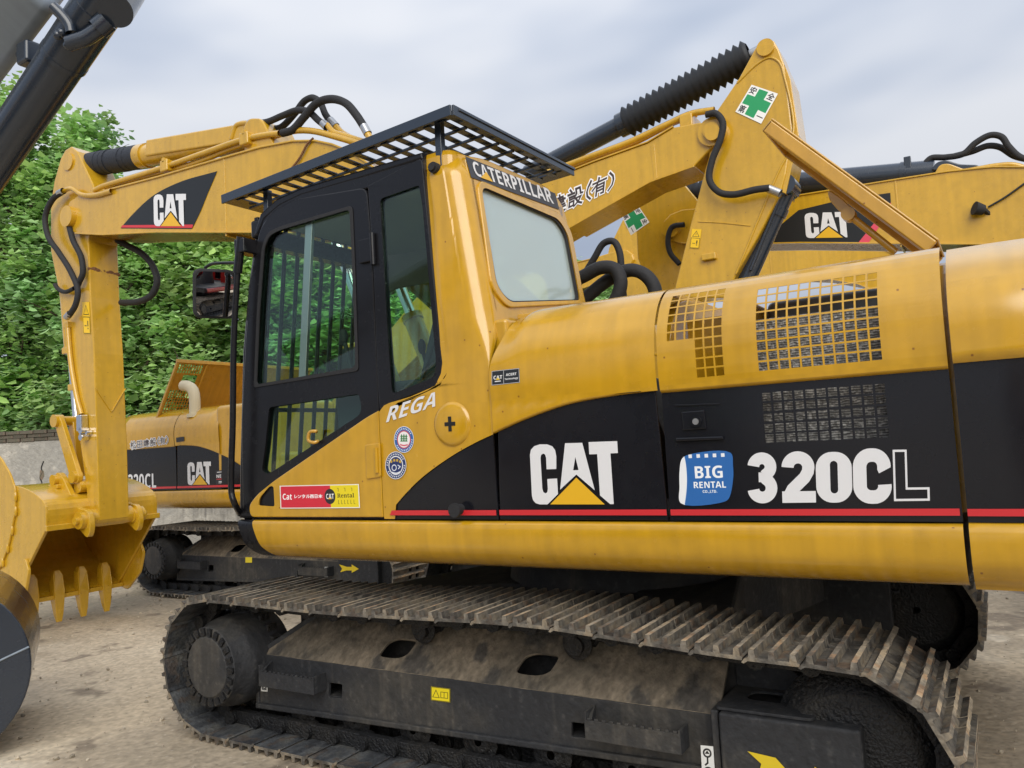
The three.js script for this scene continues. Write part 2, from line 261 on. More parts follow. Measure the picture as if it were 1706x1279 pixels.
// ------------------------------------------------------------------ the setting: yard, wall, trees
const FWD = V(-0.5216, 0, -0.8532).normalize(), RGT = V(0.8532, 0, -0.5216).normalize();   // along and across the view, on the ground
const spot = (u, depth) => { const d = rayOf(u, 780); d.y = 0; return V(EYE.x, 0, EYE.z).addScaledVector(d, depth); };
{
  const N = 1536, size = 9;
  const colour = tex(N, (x, y) => {
    const a = fbm(x * 3, y * 3, 3, 101, 6), b = fbm(x * 7, y * 7, 7, 102, 5), f = fbm(x * 330, y * 330, 330, 103, 2), g = fbm(x * 30, y * 30, 30, 104, 4);
    let c = mix3(s(192, 175, 149), s(210, 194, 168), sstep(0.35, 0.65, b)); c = mix3(c, s(166, 151, 129), sstep(0.47, 0.58, a) * 0.8);     // damp, trodden patches
    c = mix3(c, s(222, 210, 188), sstep(0.54, 0.68, g) * sstep(0.5, 0.7, b) * 0.7); c = mix3(c, s(108, 96, 82), sstep(0.66, 0.76, 1 - g) * 0.55);
    const gr = hash(Math.floor(x * 700), Math.floor(y * 700), 105); if (gr > 0.994) c = mix3(c, s(222, 212, 194), 0.4); else if (gr < 0.006) c = mix3(c, s(110, 98, 84), 0.4);
    return c.map((k) => k * (0.87 + 0.26 * f));
  });
  const bump = tex(512, (x, y) => { const v = 0.6 * fbm(x * 24, y * 24, 24, 111, 5) + 0.4 * fbm(x * 90, y * 90, 90, 112, 3); return [v, v, v]; }, false);
  const damp = tex(512, (x, y) => { const v = 1 - 0.38 * sstep(0.48, 0.58, fbm(x * 3, y * 3, 3, 101, 6)); return [v, v, v]; }, false);
  M.dirt = SM({ map: rep(colour, size), roughness: 1, roughnessMap: rep(damp, size), bumpMap: rep(bump, 2.3), bumpScale: 0.011 });
  const ground = mesh('ground', grid(150, 150, (i, j) => {
    const q = (t) => { const k = 2 * t - 1; return Math.sign(k) * (Math.abs(k) * 14 + Math.pow(Math.abs(k), 5) * 150); };   // fine near the machines, out to the horizon
    const x = q(j) - 2, z = q(i), d = Math.hypot(x, z - 1), h = (fbm(x * 0.9 + 50, z * 0.9 + 50, 4096, 120, 4) - 0.62) * 0.05 * (d < 30 ? 1 : 0);
    return [x, Math.min(h, 0.0) , z];
  }), M.dirt, scene); ground.userData = { kind: 'structure', label: 'tan compacted dirt yard with damp patches', category: 'ground' };

  const R = rng(5), st = new THREE.DodecahedronGeometry(1, 0), n = 5200, im = new THREE.InstancedMesh(st, SM({ color: lin(0.42, 0.37, 0.29), roughness: 0.95 }), n), m4 = new THREE.Matrix4(), col = new THREE.Color();
  for (let i = 0; i < n; i++) {
    const a = R(), x = -9 + 13 * R(), z = -4 + 8 * R(), r = 0.003 + 0.014 * Math.pow(R(), 6);
    m4.compose(V(x, r * 0.2, z), new THREE.Quaternion().setFromEuler(new THREE.Euler(R() * 6, R() * 6, R() * 6)), V(r, r * 0.7, r * (0.7 + 0.6 * R()))); im.setMatrixAt(i, m4);
    const k = 0.6 + 0.8 * a; im.setColorAt(i, col.setRGB(k, k * 0.98, k * 0.94));
  }
  im.name = 'loose_gravel'; im.userData = { kind: 'stuff', label: 'small loose stones scattered over the dirt yard', category: 'gravel' }; im.castShadow = im.receiveShadow = true; scene.add(im);
}
{ // rendered masonry wall with a coping of old bricks
  const c0 = V(EYE.x, 0, EYE.z).addScaledVector(FWD, 14.3), wallT = tex(1024, (x, y) => {
    const a = fbm(x * 8, y * 8, 8, 131, 6), st = fbm(x * 70, y * 3, 70, 132, 4), f = fbm(x * 120, y * 120, 120, 133, 3), b = fbm(x * 20, y * 20, 20, 134, 5);
    let c = mix3(s(150, 147, 140), s(176, 171, 160), sstep(0.35, 0.65, a)); c = mix3(c, s(84, 82, 80), sstep(0.5, 0.78, st * 0.35 + a * 0.65) * 0.7); c = mix3(c, s(196, 190, 178), sstep(0.6, 0.7, b) * 0.5);
    return c.map((k) => k * (0.9 + 0.2 * f));
  });
  const brickT = tex(256, (x, y) => { const a = fbm(x * 8, y * 8, 8, 141, 5), f = fbm(x * 50, y * 50, 50, 142, 3); let c = mix3(s(112, 90, 78), s(92, 84, 74), sstep(0.35, 0.65, a)); c = mix3(c, s(74, 76, 62), sstep(0.5, 0.7, f)); return c.map((k) => k * (0.8 + 0.4 * f)); });
  const wall = thing('boundary_wall', 'stained grey rendered wall topped with old bricks below the trees', 'wall', [c0.x, 0, c0.z], Math.atan2(-RGT.z, RGT.x));
  const body = mesh('wall_body', box(-15, 17, -0.05, 2.0, -0.14, 0.14, 0.01), SM({ map: rep(wallT, 5), roughness: 0.95, bumpMap: rep(fineBump, 0.6), bumpScale: 0.01 }), wall);
  const px = (u, v) => { const p = onPlane(u, v, FWD, c0.clone().addScaledVector(FWD, -0.16)); return wall.worldToLocal(p.clone()); };
  mesh('crack', [tube([px(72, 768), px(68, 780), px(70, 786), px(66, 795), px(69, 805), px(65, 812)].map((p) => p.setZ(0.137)), 0.012, 4, 5)], M.dark, body);
  const patch = ext([[66, 783], [72, 784], [73, 793], [69, 800], [65, 795]].map(([u, v]) => { const p = px(u, v); return [p.x, p.y]; }), 0.13, 0.146, 0.003); mesh('bare_patch', patch, SM({ map: rep(brickT, 0.8), color: lin(1.6, 1.5, 1.4), roughness: 0.95 }), body);
  const bm = [0.85, 1, 1.2].map((k) => SM({ map: rep(brickT, 0.7), color: lin(k, k, k), roughness: 0.95, bumpMap: rep(fineBump, 0.4), bumpScale: 0.01 })), R = rng(77);
  const bg = [0, 1, 2].map((k) => new RoundedBoxGeometry(0.235, 0.058 + 0.004 * k, 0.33, 1, 0.006)).map(uvm);
  for (let row = 0; row < 3; row++) for (let i = 0; i < 42; i++) {
    const b = new THREE.Mesh(bg[(i + row) % 3], bm[Math.floor(R() * 3)]); b.name = 'brick'; b.position.set(-9.2 + i * 0.247 + (row % 2) * 0.12 + (R() - 0.5) * 0.012, 2.033 + row * 0.066, 0.02 * (R() - 0.5) + (row === 2 ? 0.02 : 0)); b.rotation.y = (R() - 0.5) * 0.05; b.rotation.z = (R() - 0.5) * 0.03; b.castShadow = b.receiveShadow = true; wall.add(b);
  }
}
{ // broad-leaved trees beyond the wall
  const leaf = new THREE.BufferGeometry();
  leaf.setAttribute('position', new THREE.Float32BufferAttribute([0, 0, 0, -0.45, 0.42, 0.1, 0, 0.5, 0, 0.45, 0.42, 0.1, -0.3, 0.78, 0.02, 0.3, 0.78, 0.02, 0, 1.08, -0.14], 3));
  leaf.setIndex([0, 2, 1, 0, 3, 2, 1, 2, 4, 2, 3, 5, 2, 6, 4, 2, 5, 6]); leaf.computeVertexNormals();
  const lm = PM({ color: lin(1, 1, 1), roughness: 1, specularIntensity: 0.35, transmission: 0.38, thickness: 0 }), bark = SM({ map: rep(dustTex, 0.8), color: lin(0.7, 0.65, 0.6), roughness: 1, bumpMap: rep(fineBump, 0.5), bumpScale: 0.03 });
  function tree(label, grp, u, depth, top, spread, low, seed, hue, size, n) {
    const R = rng(seed), p = spot(u, depth), t = thing('broadleaf_tree', label, 'tree', [p.x, 0, p.z], R() * 6, grp), limbs = [], tips = [];
    const g = () => R() + R() - 1, tr = []; for (let k = 0; k <= 6; k++) tr.push(V(g() * 0.12 * k / 3, top * 0.8 * k / 6 - (k ? 0 : 0.1), g() * 0.12 * k / 3));
    for (let k = 0; k < 6; k++) limbs.push(rod(tr[k], tr[k + 1].clone().addScaledVector(tr[k + 1].clone().sub(tr[k]), 0.03), 0.15 * (1 - k / 7), 0.15 * (1 - (k + 1) / 7), 8));
    for (let k = 0; k < 26; k++) {
      const h = low + (top - low) * (k + R()) / 26, f = (h - low) / (top - low), w = spread * (0.55 + 0.6 * Math.sin(Math.PI * Math.min(1, f * 0.86 + 0.12))) * (f > 0.8 ? 1.25 - f * 0.75 : 1) * (0.6 + 0.55 * R()), a = k * 2.4 + R();
      const b = V(0, Math.max(0.6, h - 0.9), 0), e = V(Math.cos(a) * w, h, Math.sin(a) * w), mid = b.clone().lerp(e, 0.5).add(V(g() * 0.15, 0.15, g() * 0.15));
      limbs.push(rod(b, mid, 0.04, 0.028, 5), rod(mid, e, 0.028, 0.012, 5)); for (let q = 0; q < 3; q++) limbs.push(rod(mid.clone().lerp(e, 0.3 + 0.3 * q), mid.clone().lerp(e, 0.5 + 0.3 * q).add(V(g() * 0.5, 0.3 * R(), g() * 0.5)), 0.012, 0.005, 4)); tips.push(e, mid.clone().lerp(e, 0.4), b.clone().lerp(mid, 0.8));
    }
    tips.push(V(0, top, 0), V(0.1, top - 0.4, 0.1));
    mesh('trunk', limbs, bark, t);
    const im = new THREE.InstancedMesh(leaf, lm, n), m4 = new THREE.Matrix4(), col = new THREE.Color(), e = new THREE.Euler(), q = new THREE.Quaternion();
    const clumps = tips.flatMap((c) => [0, 1].map(() => ({ c: c.clone().add(V(g() * 0.5, g() * 0.4, g() * 0.5)), r: 0.28 + 0.3 * R(), tone: 0.62 + 0.6 * R(), kind: R(), size: 0.7 + 0.7 * R() })));
    for (let i = 0; i < n; i++) {
      const c = clumps[Math.floor(R() * clumps.length)], o = V(g(), g() * 0.8, g()).multiplyScalar(c.r * 1.2), k = size * c.size * (0.6 + 0.6 * R());
      e.set(1.9 + g() * 0.9, R() * 6.283, g() * 0.7, 'YXZ'); q.setFromEuler(e); m4.compose(c.c.clone().add(o), q, V(k, k, k)); im.setMatrixAt(i, m4);
      const b = c.tone * (0.8 + 0.4 * R()), k2 = hue * 0.5 + c.kind * 0.5; im.setColorAt(i, col.setRGB((0.30 + 0.24 * k2) * b, (0.54 + 0.2 * k2) * b, (0.20 + 0.06 * (1 - k2)) * b));
    }
    im.name = 'crown'; im.userData.kind = 'stuff'; im.castShadow = im.receiveShadow = true; t.add(im);
  }
  const near = 'leafy green tree in the row just behind the wall', far = 'taller leafy tree in the row further back beyond the wall';
  [[-70, 16.4, 9.4, 1.5], [30, 16.8, 9.5, 1.3], [105, 17, 8.5, 1.1], [175, 16.2, 7.2, 1.3], [262, 16.6, 6.6, 1.5], [350, 16.2, 6.4, 1.5], [445, 16.8, 6.5, 1.5], [545, 16.4, 6.2, 1.5], [650, 16.8, 6.2, 1.5], [760, 17, 5.9, 1.5], [975, 17.5, 5.3, 1.1]].forEach(([u, d, h, w], i) => tree(near, 'trees just behind the wall', u, d, h, w, 1.2, 900 + i * 7, 0.2 + 0.6 * hash(i, 3, 9), 0.16, 11500));
  [[-20, 20, 11.3, 1.9], [85, 20.5, 9.6, 1.5], [160, 19.5, 10.3, 0.9], [245, 20, 7.4, 1.8], [380, 20, 7.0, 1.9], [530, 20.5, 7, 1.9], [690, 21, 6.8, 1.9], [1015, 21, 5.7, 1.5], [880, 21, 5.6, 1.6]].forEach(([u, d, h, w], i) => tree(far, 'trees further back beyond the wall', u, d, h, w, 1.5, 1900 + i * 7, 0.2 + 0.5 * hash(i, 5, 9), 0.165, 9500));
}

// ------------------------------------------------------------------ tracks (local frame of a machine: it faces -x, its cab side is +z)
const SPR = [-1.82, 0.39, 0.365], IDL = [1.42, 0.37, 0.345], TZ = 1.19;
const trackLine = (() => {
  const p = [], arc = (c, a0, a1, n) => { for (let i = 0; i <= n; i++) { const a = (a0 + (a1 - a0) * i / n) * Math.PI / 180; p.push([c[0] + c[2] * Math.cos(a), c[1] + c[2] * Math.sin(a)]); } };
  for (let i = 0; i < 20; i++) p.push([lerp(1.42, -1.82, i / 20), 0.025]);
  arc(SPR, -90, -270, 40); p.push(...spl([[-1.82, 0.755], [-1.5, 0.754], [-1.1, 0.748], [-0.75, 0.75], [-0.4, 0.758], [0.0, 0.769], [0.3, 0.769], [0.6, 0.752], [0.9, 0.732], [1.15, 0.72], [1.42, 0.715]], 60).slice(1, -1)); arc(IDL, 90, -90, 40);
  return p;
})();
const shoeSpots = (() => {
  const L = [0]; for (let i = 1; i <= trackLine.length; i++) { const a = trackLine[i - 1], b = trackLine[i % trackLine.length]; L.push(L[i - 1] + Math.hypot(b[0] - a[0], b[1] - a[1])); }
  const tot = L[L.length - 1], n = 45, at = (d) => { d = ((d % tot) + tot) % tot; let i = 1; while (L[i] < d) i++; const a = trackLine[i - 1], b = trackLine[i % trackLine.length], t = (d - L[i - 1]) / (L[i] - L[i - 1] || 1); return [lerp(a[0], b[0], t), lerp(a[1], b[1], t)]; };
  return Array.from({ length: n }, (_, k) => { const d = (k + 0.35) * tot / n, a = at(d - 0.085), b = at(d + 0.085), m = at(d); return { x: (a[0] + b[0]) / 2 * 0.6 + m[0] * 0.4, y: (a[1] + b[1]) / 2 * 0.6 + m[1] * 0.4, a: Math.atan2(b[1] - a[1], b[0] - a[0]) }; });
})();
const shoeGeo = (() => {                          // triple-grouser shoe with mud slots near the middle
  const full = [[-0.108, -0.02], [-0.098, -0.006], [-0.084, 0], [-0.081, 0.026], [-0.063, 0.027], [-0.058, 0], [-0.016, 0], [-0.013, 0.026], [0.005, 0.027], [0.01, 0], [0.056, 0], [0.059, 0.025], [0.077, 0.026], [0.082, 0], [0.09, -0.004], [0.088, -0.014], [-0.086, -0.014], [-0.1, -0.024]].reverse();
  const cutA = [[-0.108, -0.02], [-0.098, -0.006], [-0.082, 0], [-0.079, 0.026], [-0.066, 0.027], [-0.06, 0], [-0.055, -0.014], [-0.086, -0.014], [-0.1, -0.024]].reverse();
  const cutB = [[-0.02, -0.014], [-0.014, 0], [-0.011, 0.026], [0.002, 0.027], [0.008, 0], [0.012, -0.014]].reverse(), cutC = [[0.052, -0.014], [0.058, 0], [0.061, 0.025], [0.074, 0.026], [0.08, 0], [0.09, -0.004], [0.088, -0.014]].reverse();
  const parts = []; const seg = (a, b, cut) => (cut ? [cutA, cutB, cutC] : [full]).forEach((q) => parts.push(ext(q, a, b, 0)));
  seg(-0.3, -0.075, false); seg(-0.075, -0.03, true); seg(-0.03, 0.03, false); seg(0.03, 0.075, true); seg(0.075, 0.3, false);
  const g = mergeGeometries(parts.map(uvm)), p = g.attributes.position, col = new Float32Array(p.count * 3);
  for (let i = 0; i < p.count; i++) { const y = p.getY(i), n = g.attributes.normal; const c = y > 0.02 && n.getY(i) > 0.8 ? [1.5, 1.36, 1.14] : Math.abs(n.getZ(i)) > 0.8 ? [0.85, 0.8, 0.72] : y < -0.013 ? [0.34, 0.38, 0.44] : [0.6, 0.58, 0.54]; col.set(c, i * 3); }   // grousers rubbed bare, plates under grime
  g.setAttribute('color', new THREE.BufferAttribute(col, 3)); return g;
})();
const shoeVariants = [0, 0.31, 0.57, 0.83].map((o) => { const g = shoeGeo.clone(), uv = g.attributes.uv; for (let i = 0; i < uv.count; i++) uv.setXY(i, uv.getX(i) + o, uv.getY(i) + o * 1.7); return g; });
const chainGeo = (() => {
  const out = []; for (const sp of shoeSpots) for (const z of [-0.09, 0.09]) out.push(ext(roundPoly([[-0.1, -0.085], [-0.1, -0.014], [0.1, -0.014], [0.1, -0.085]], 0.03, 3), -0.02, 0.02, 0.003).translate(0, 0, z).rotateZ(sp.a).translate(sp.x, sp.y, 0), zcyl(0.09, -0.052, z - 0.035, z + 0.05, 0.04, 10).rotateZ(sp.a).translate(sp.x, sp.y, 0));
  return uvm(mergeGeometries(out.map(uvm)));
})();
// side frame of one track, drawn for the +z side
const frameGeos = (() => {
  const outer = [[-1.645, 0.165], [-1.645, 0.4], [-1.62, 0.43], [0.95, 0.43], [0.95, 0.235]], zq = (l) => z2(l, 1.28), SZ = 0.05;
  const holeA = roundPoly(zq([[547, 1162], [569, 1163], [570, 1140], [548, 1137]]), 0.012), holeB = roundPoly(zq([[952, 1227], [977, 1229], [977, 1206], [952, 1203]]), 0.006);
  const plate = ext(outer, 1.26, 1.28, 0.004, [holeA, holeB]), inner = box(-1.6, 1.3, 0.25, 0.645, 0.94, 1.0), pan = box(-1.6, 0.93, 0.245, 0.26, 1.0, 1.262, 0.003);
  const slopeS = 0.355, oval = (x) => { const o = []; for (let k = 0; k < 24; k++) { const a = k / 24 * Math.PI * 2, cx = Math.cos(a), sy = Math.sin(a); o.push([x + 0.085 * Math.sign(cx) * Math.pow(Math.abs(cx), 0.6) + 0.03 * sy, 0.125 + 0.055 * Math.sign(sy) * Math.pow(Math.abs(sy), 0.6)]); } return o; };
  const slopeShape = roundPoly([[-1.62, 0], [-1.3, slopeS], [0.94, slopeS], [0.94, 0]], 0.02);
  const th = Math.atan2(0.24, 0.26), slope = ext(slopeShape, 0, 0.014, 0.003, [oval(-0.72), oval(0.09)]).rotateX(-Math.PI / 2 + th).translate(0, 0.42, 1.266);
  const lip = box(-1.66, -1.635, 0.15, 0.435, 1.05, 1.29, 0.008), lipSlope = bar(V(-1.645, 0.425, 1.28), V(-1.33, 0.655, 1.03), 0.03, 0.03), flange = ext([[-1.655, 0.14], [0.955, 0.21], [0.955, 0.238], [-1.655, 0.168]], 1.08, 1.298, 0.006);
  const topIn = box(-1.3, 0.95, 0.648, 0.66, 0.9, 1.01);
  const yoke = [box(0.965, 1.46, 0.25, 0.47, 1.17, 1.36, 0.012), box(0.93, 0.958, 0.2, 0.47, 1.05, 1.34, 0.006), ext([[0.95, 0.45], [1.3, 0.47], [1.18, 0.56], [0.95, 0.655]], 1.03, 1.06, 0.005), extY(roundPoly([[0.95, 1.05], [1.34, 1.05], [1.3, 1.34], [0.95, 1.34]], 0.02), 0.472, 0.484, 0.003, [roundPoly([[1.02, 1.09], [1.2, 1.09], [1.2, 1.22], [1.02, 1.22]], 0.06)])];
  return { plate: [plate, inner, pan, lip, lipSlope, flange, topIn], slope: [slope], yoke };
})();
const stepGeo = (x, y, w) => {                     // folded step bracket with a serrated tread
  const g = [box(x, x + w, y - 0.06, y + 0.018, 1.365, 1.373, 0.002), box(x - 0.004, x + 0.006, y - 0.06, y + 0.05, 1.281, 1.372, 0.002), box(x + w - 0.006, x + w + 0.004, y - 0.06, y + 0.03, 1.281, 1.372, 0.002), bar(V(x, y + 0.046, 1.285), V(x + 0.02, y + 0.014, 1.368), 0.014, 0.014)];
  for (let k = 0; k < 12; k++) g.push(box(x + w * (k + 0.25) / 12, x + w * (k + 0.75) / 12, y + 0.018, y + 0.027, 1.364, 1.374, 0.002)); return g;
};
const idlerGeo = lathe([[0.02, -0.11], [0.2, -0.11], [0.22, -0.07], [0.255, -0.07], [0.26, -0.02], [0.285, -0.02], [0.285, 0.02], [0.26, 0.02], [0.255, 0.07], [0.22, 0.07], [0.2, 0.11], [0.02, 0.11]], 40).rotateX(Math.PI / 2);
const rollerGeo = lathe([[0.02, -0.15], [0.05, -0.15], [0.055, -0.12], [0.095, -0.12], [0.095, -0.1], [0.075, -0.1], [0.075, -0.06], [0.06, -0.06], [0.06, 0.06], [0.075, 0.06], [0.075, 0.1], [0.095, 0.1], [0.095, 0.12], [0.055, 0.12], [0.05, 0.15], [0.02, 0.15]], 18).rotateX(Math.PI / 2);
const sprocketGeo = (() => { const o = []; for (let k = 0; k < 42; k++) { const a = k / 42 * Math.PI * 2, r = k % 2 ? 0.275 : 0.235; o.push([r * Math.cos(a), r * Math.sin(a)]); } return ext(o, -0.035, 0.035, 0.008); })();
const driveGeo = lathe([[0, 0.1], [0.155, 0.1], [0.16, 0.096], [0.165, 0.088], [0.205, 0.088], [0.212, 0.08], [0.212, 0.03], [0.235, 0.0], [0.245, -0.05], [0.245, -0.2], [0.25, -0.28], [0.02, -0.28]], 44).rotateX(Math.PI / 2);
const driveBolt = (() => { const o = []; for (let k = 0; k < 22; k++) { const a = k / 22 * Math.PI * 2; o.push(new THREE.BoxGeometry(0.04, 0.03, 0.016).translate(0.188, 0, -0.003).rotateZ(a).translate(0, 0, 0.096)); } return o; })();

function undercarriage(root, { reversed = false, sides = [1, -1], detail = true, dx = 0 } = {}) {
  const base = reversed ? Math.PI : 0;            // some machines stand with the drive end forward
  const put = (o) => { o.rotation.y = base; o.position.x = dx; return o; };
  for (const sd of sides) {
    const side = reversed ? -sd : sd, z = TZ * side;
    const tr = put(group('track', root));
    shoeSpots.forEach((sp, k) => { const m = new THREE.Mesh(shoeVariants[(k * 7 + 3) % 4], M.shoe); m.name = 'track_shoe'; m.castShadow = m.receiveShadow = true; m.position.set(sp.x, sp.y, z); m.rotation.z = sp.a; tr.add(m); });
    const ch = new THREE.Mesh(chainGeo, M.grease); ch.name = 'track_chain'; ch.position.z = z; ch.castShadow = ch.receiveShadow = true; tr.add(ch);
    const flip = (gs) => gs.map((g) => sided(uvm(g.clone()), side));
    const fr = put(mesh('track_frame', flip(frameGeos.plate), M.under, root));
    mesh('top_plate', flip(frameGeos.slope), M.dusty, fr); mesh('idler_yoke', flip(frameGeos.yoke), M.under, fr);
    if (detail && side > 0) { const q0 = onZ(432, 1122, 1.37), q1 = onZ(975, 1202, 1.37); mesh('step', stepGeo(q0.x, q0.y - 0.005, 0.4), M.under, fr); mesh('step', stepGeo(q1.x, q1.y - 0.01, 0.4), M.under, fr); }
    const dr = put(mesh('final_drive', sided(driveGeo.clone(), side).translate(SPR[0], SPR[1], 1.38 * side), M.under, root));
    mesh('bolt_ring', mergeGeometries(driveBolt.map((g) => uvm(sided(g.clone(), side)))).translate(SPR[0], SPR[1], 1.38 * side), M.grease, dr);
    put(mesh('sprocket', sprocketGeo.clone().translate(SPR[0], SPR[1], z), M.grease, root));
    put(mesh('idler_wheel', idlerGeo.clone().translate(IDL[0], IDL[1], z), M.grease, root));
    for (let k = 0; k < 7; k++) put(mesh('track_roller', rollerGeo.clone().scale(1, 1, 0.5).translate(-1.34 + k * 0.38, 0.16, z), M.grease, root));
    for (const x of [-0.55, 0.3]) put(mesh('carrier_roller', [rollerGeo.clone().scale(0.75, 0.75, 0.5).translate(x, 0.625, z - 0.06 * side), zcyl(x, 0.62, z - 0.2, z + 0.02 * side + 0.01, 0.04)], M.grease, root));
  }
  put(mesh('carbody', [extY([[-1.1, -1.05], [-0.5, -0.55], [0.3, -0.55], [0.8, -1.05], [0.95, -1.05], [0.7, 0], [0.95, 1.05], [0.8, 1.05], [0.3, 0.55], [-0.5, 0.55], [-1.1, 1.05], [-1.2, 1.05], [-0.95, 0], [-1.2, -1.05]].map((p) => p), 0.42, 0.74, 0.02), new THREE.CylinderGeometry(0.62, 0.66, 0.2, 48).translate(0, 0.83, 0)], M.under, root));
}

// ------------------------------------------------------------------ upper structure
const xA = -0.608, xB = 0.049, xC = 0.833, xD = 1.832, ZS = 1.37;
const HP = [[1.4, 1.386], [1.685, 1.386], [1.72, 1.391], [1.78, 1.394], [1.86, 1.391], [1.92, 1.379], [1.98, 1.352], [2.04, 1.309], [2.09, 1.243], [2.117, 1.155], [2.123, 1.06]];   // section of the hood shoulder: height, half width
function hoodZ(y) { for (let i = 1; i < HP.length; i++) if (y <= HP[i][0]) { const [y0, z0] = HP[i - 1], [y1, z1] = HP[i]; return lerp(z0, z1, Math.max(0, (y - y0) / (y1 - y0))); } return 1.06; }
const hoodArc = spl(HP.slice(1).map(([y, z]) => [y, z]), 80);       // smooth, in order of height
const arcLen = [0]; for (let i = 1; i < hoodArc.length; i++) arcLen.push(arcLen[i - 1] + Math.hypot(hoodArc[i][0] - hoodArc[i - 1][0], hoodArc[i][1] - hoodArc[i - 1][1]));
const hoodAt = (d) => { let i = 1; while (i < arcLen.length - 1 && arcLen[i] < d) i++; const t = (d - arcLen[i - 1]) / (arcLen[i] - arcLen[i - 1]); return [lerp(hoodArc[i - 1][0], hoodArc[i][0], t), lerp(hoodArc[i - 1][1], hoodArc[i][1], t)]; };
const hoodLen = arcLen[arcLen.length - 1];
const hoodS = (y) => { let i = 1; while (i < hoodArc.length - 1 && hoodArc[i][0] < y) i++; return arcLen[i - 1] + (arcLen[i] - arcLen[i - 1]) * Math.max(0, Math.min(1, (y - hoodArc[i - 1][0]) / (hoodArc[i][0] - hoodArc[i - 1][0]))); };
function onHood(u, v) { let z = 1.38, p; for (let k = 0; k < 12; k++) { p = onZ(u, v, z); z = hoodZ(Math.min(2.119, p.y)); } return p; }

// black arch: upper edge of the dark side panel, from the cab foot to the engine bay
const ARCH = z2([[655, 848], [662, 838], [700, 798], [750, 761], [790, 738], [826, 721], [880, 697], [950, 673], [1020, 660], [1100, 650]], 1.375);
ARCH[ARCH.length - 1] = [xC, 1.685];
const archCurve = spl(ARCH, 80);
const archY = (x) => { for (let i = 1; i < archCurve.length; i++) if (x <= archCurve[i][0]) { const a = archCurve[i - 1], b = archCurve[i]; return lerp(a[1], b[1], Math.max(0, (x - a[0]) / (b[0] - a[0] || 1))); } return 1.685; };

const bigHoles = (() => { const a = onHood(1264, 482), b = onHood(1463.6, 453.6), c = onHood(1263, 618), d = onHood(1467, 599); return { x0: (a.x + c.x) / 2, x1: (b.x + d.x) / 2, s1: hoodS((a.y + b.y) / 2), s0: hoodS((c.y + d.y) / 2) }; })();
const smallHoles = (() => { const a = onHood(1122, 493), b = onHood(1211, 481), c = onHood(1161, 629), d = onHood(1205.6, 625); return { x0: a.x, x1: (b.x + d.x) / 2, s1: hoodS((a.y + b.y) / 2), s0: hoodS((c.y + d.y) / 2) }; })();
const lowHoles = (() => { const [a, b, c, d] = z2([[1269, 654], [1474, 639], [1275, 738], [1480.5, 728]], ZS); return { x0: (a[0] + c[0]) / 2, x1: (b[0] + d[0]) / 2, y1: (a[1] + b[1]) / 2, y0: (c[1] + d[1]) / 2 }; })();
function cells(a, b, n, gap) { const w = (b - a - gap * (n - 1)) / n, o = []; for (let i = 0; i < n; i++) o.push([a + i * (w + gap), a + i * (w + gap) + w]); return o; }
function lines(lo, hi, sets, step) { const o = [lo, hi]; for (const st of sets) for (const [a, b] of st) o.push(a, b); o.sort((p, q) => p - q); const r = []; for (let i = 0; i < o.length; i++) { if (i && o[i] - o[i - 1] < 1e-4) continue; if (r.length) { const p = r[r.length - 1], n = Math.max(1, Math.ceil((o[i] - p) / step)); for (let k = 1; k < n; k++) r.push(lerp(p, o[i], k / n)); } r.push(o[i]); } return r; }
const inCells = (m, st) => st.findIndex(([a, b]) => m > a && m < b);

const hoodRear = (() => {
  const bc = cells(bigHoles.x0, bigHoles.x1, 11, 0.0065), br = cells(bigHoles.s0, bigHoles.s1, 9, 0.0065), sc = cells(smallHoles.x0, smallHoles.x1, 6, 0.0065), srr = cells(smallHoles.s0, smallHoles.s1, 10, 0.0065);
  const xs = lines(xC + 0.004, xD - 0.007, [bc, sc], 0.4), ss = lines(0, hoodLen, [br, srr], 0.03);
  const g = perforated(xs, ss, (i, j) => { const x = (xs[i] + xs[i + 1]) / 2, q = (ss[j] + ss[j + 1]) / 2; if (inCells(x, bc) >= 0 && inCells(q, br) >= 0) return true; const c = inCells(x, sc), r = inCells(q, srr); return c >= 0 && r >= 0 && (r >= 4 || c >= 3); }, (x, q) => { const [y, z] = hoodAt(q); return [x, y, z]; });
  return g;
})();
const hoodRearLip = grid(8, 4, (i, j) => { const a = j * Math.PI / 2; return [lerp(xC + 0.004, xD - 0.007, i), 1.685 - 0.012 * Math.sin(a), 1.386 - 0.012 * (1 - Math.cos(a)) - 0.01 * j]; });
const hoodFront = grid(46, 40, (i, j) => {        // the shoulder panel between the cab and the engine bay, its lower edge follows the arch
  const x = lerp(xB + 0.004, xC - 0.006, i), y0 = archY(x); let y, z;
  if (j < 0.1) { const a = (1 - j / 0.1) * Math.PI / 2; y = y0 + 0.012 * (1 - Math.sin(a)); z = 1.388 - 0.016 * (1 - Math.cos(a)) ; return [x, y, z]; }
  const t = (j - 0.1) / 0.9, low = 1.685 - y0 - 0.012, tot = Math.max(0, low) + hoodLen, d = t * tot;
  if (d < low) { y = y0 + 0.012 + d; z = 1.388; } else { [y, z] = hoodAt(d - Math.max(0, low)); }
  const f = sstep(0.22, 0.0, i); return [x - 0.0 + 0.055 * f * sstep(1.8, 2.1, y), y - 0.02 * f * sstep(2.0, 2.12, y), z - 0.03 * f * sstep(1.85, 2.0, y)];
});
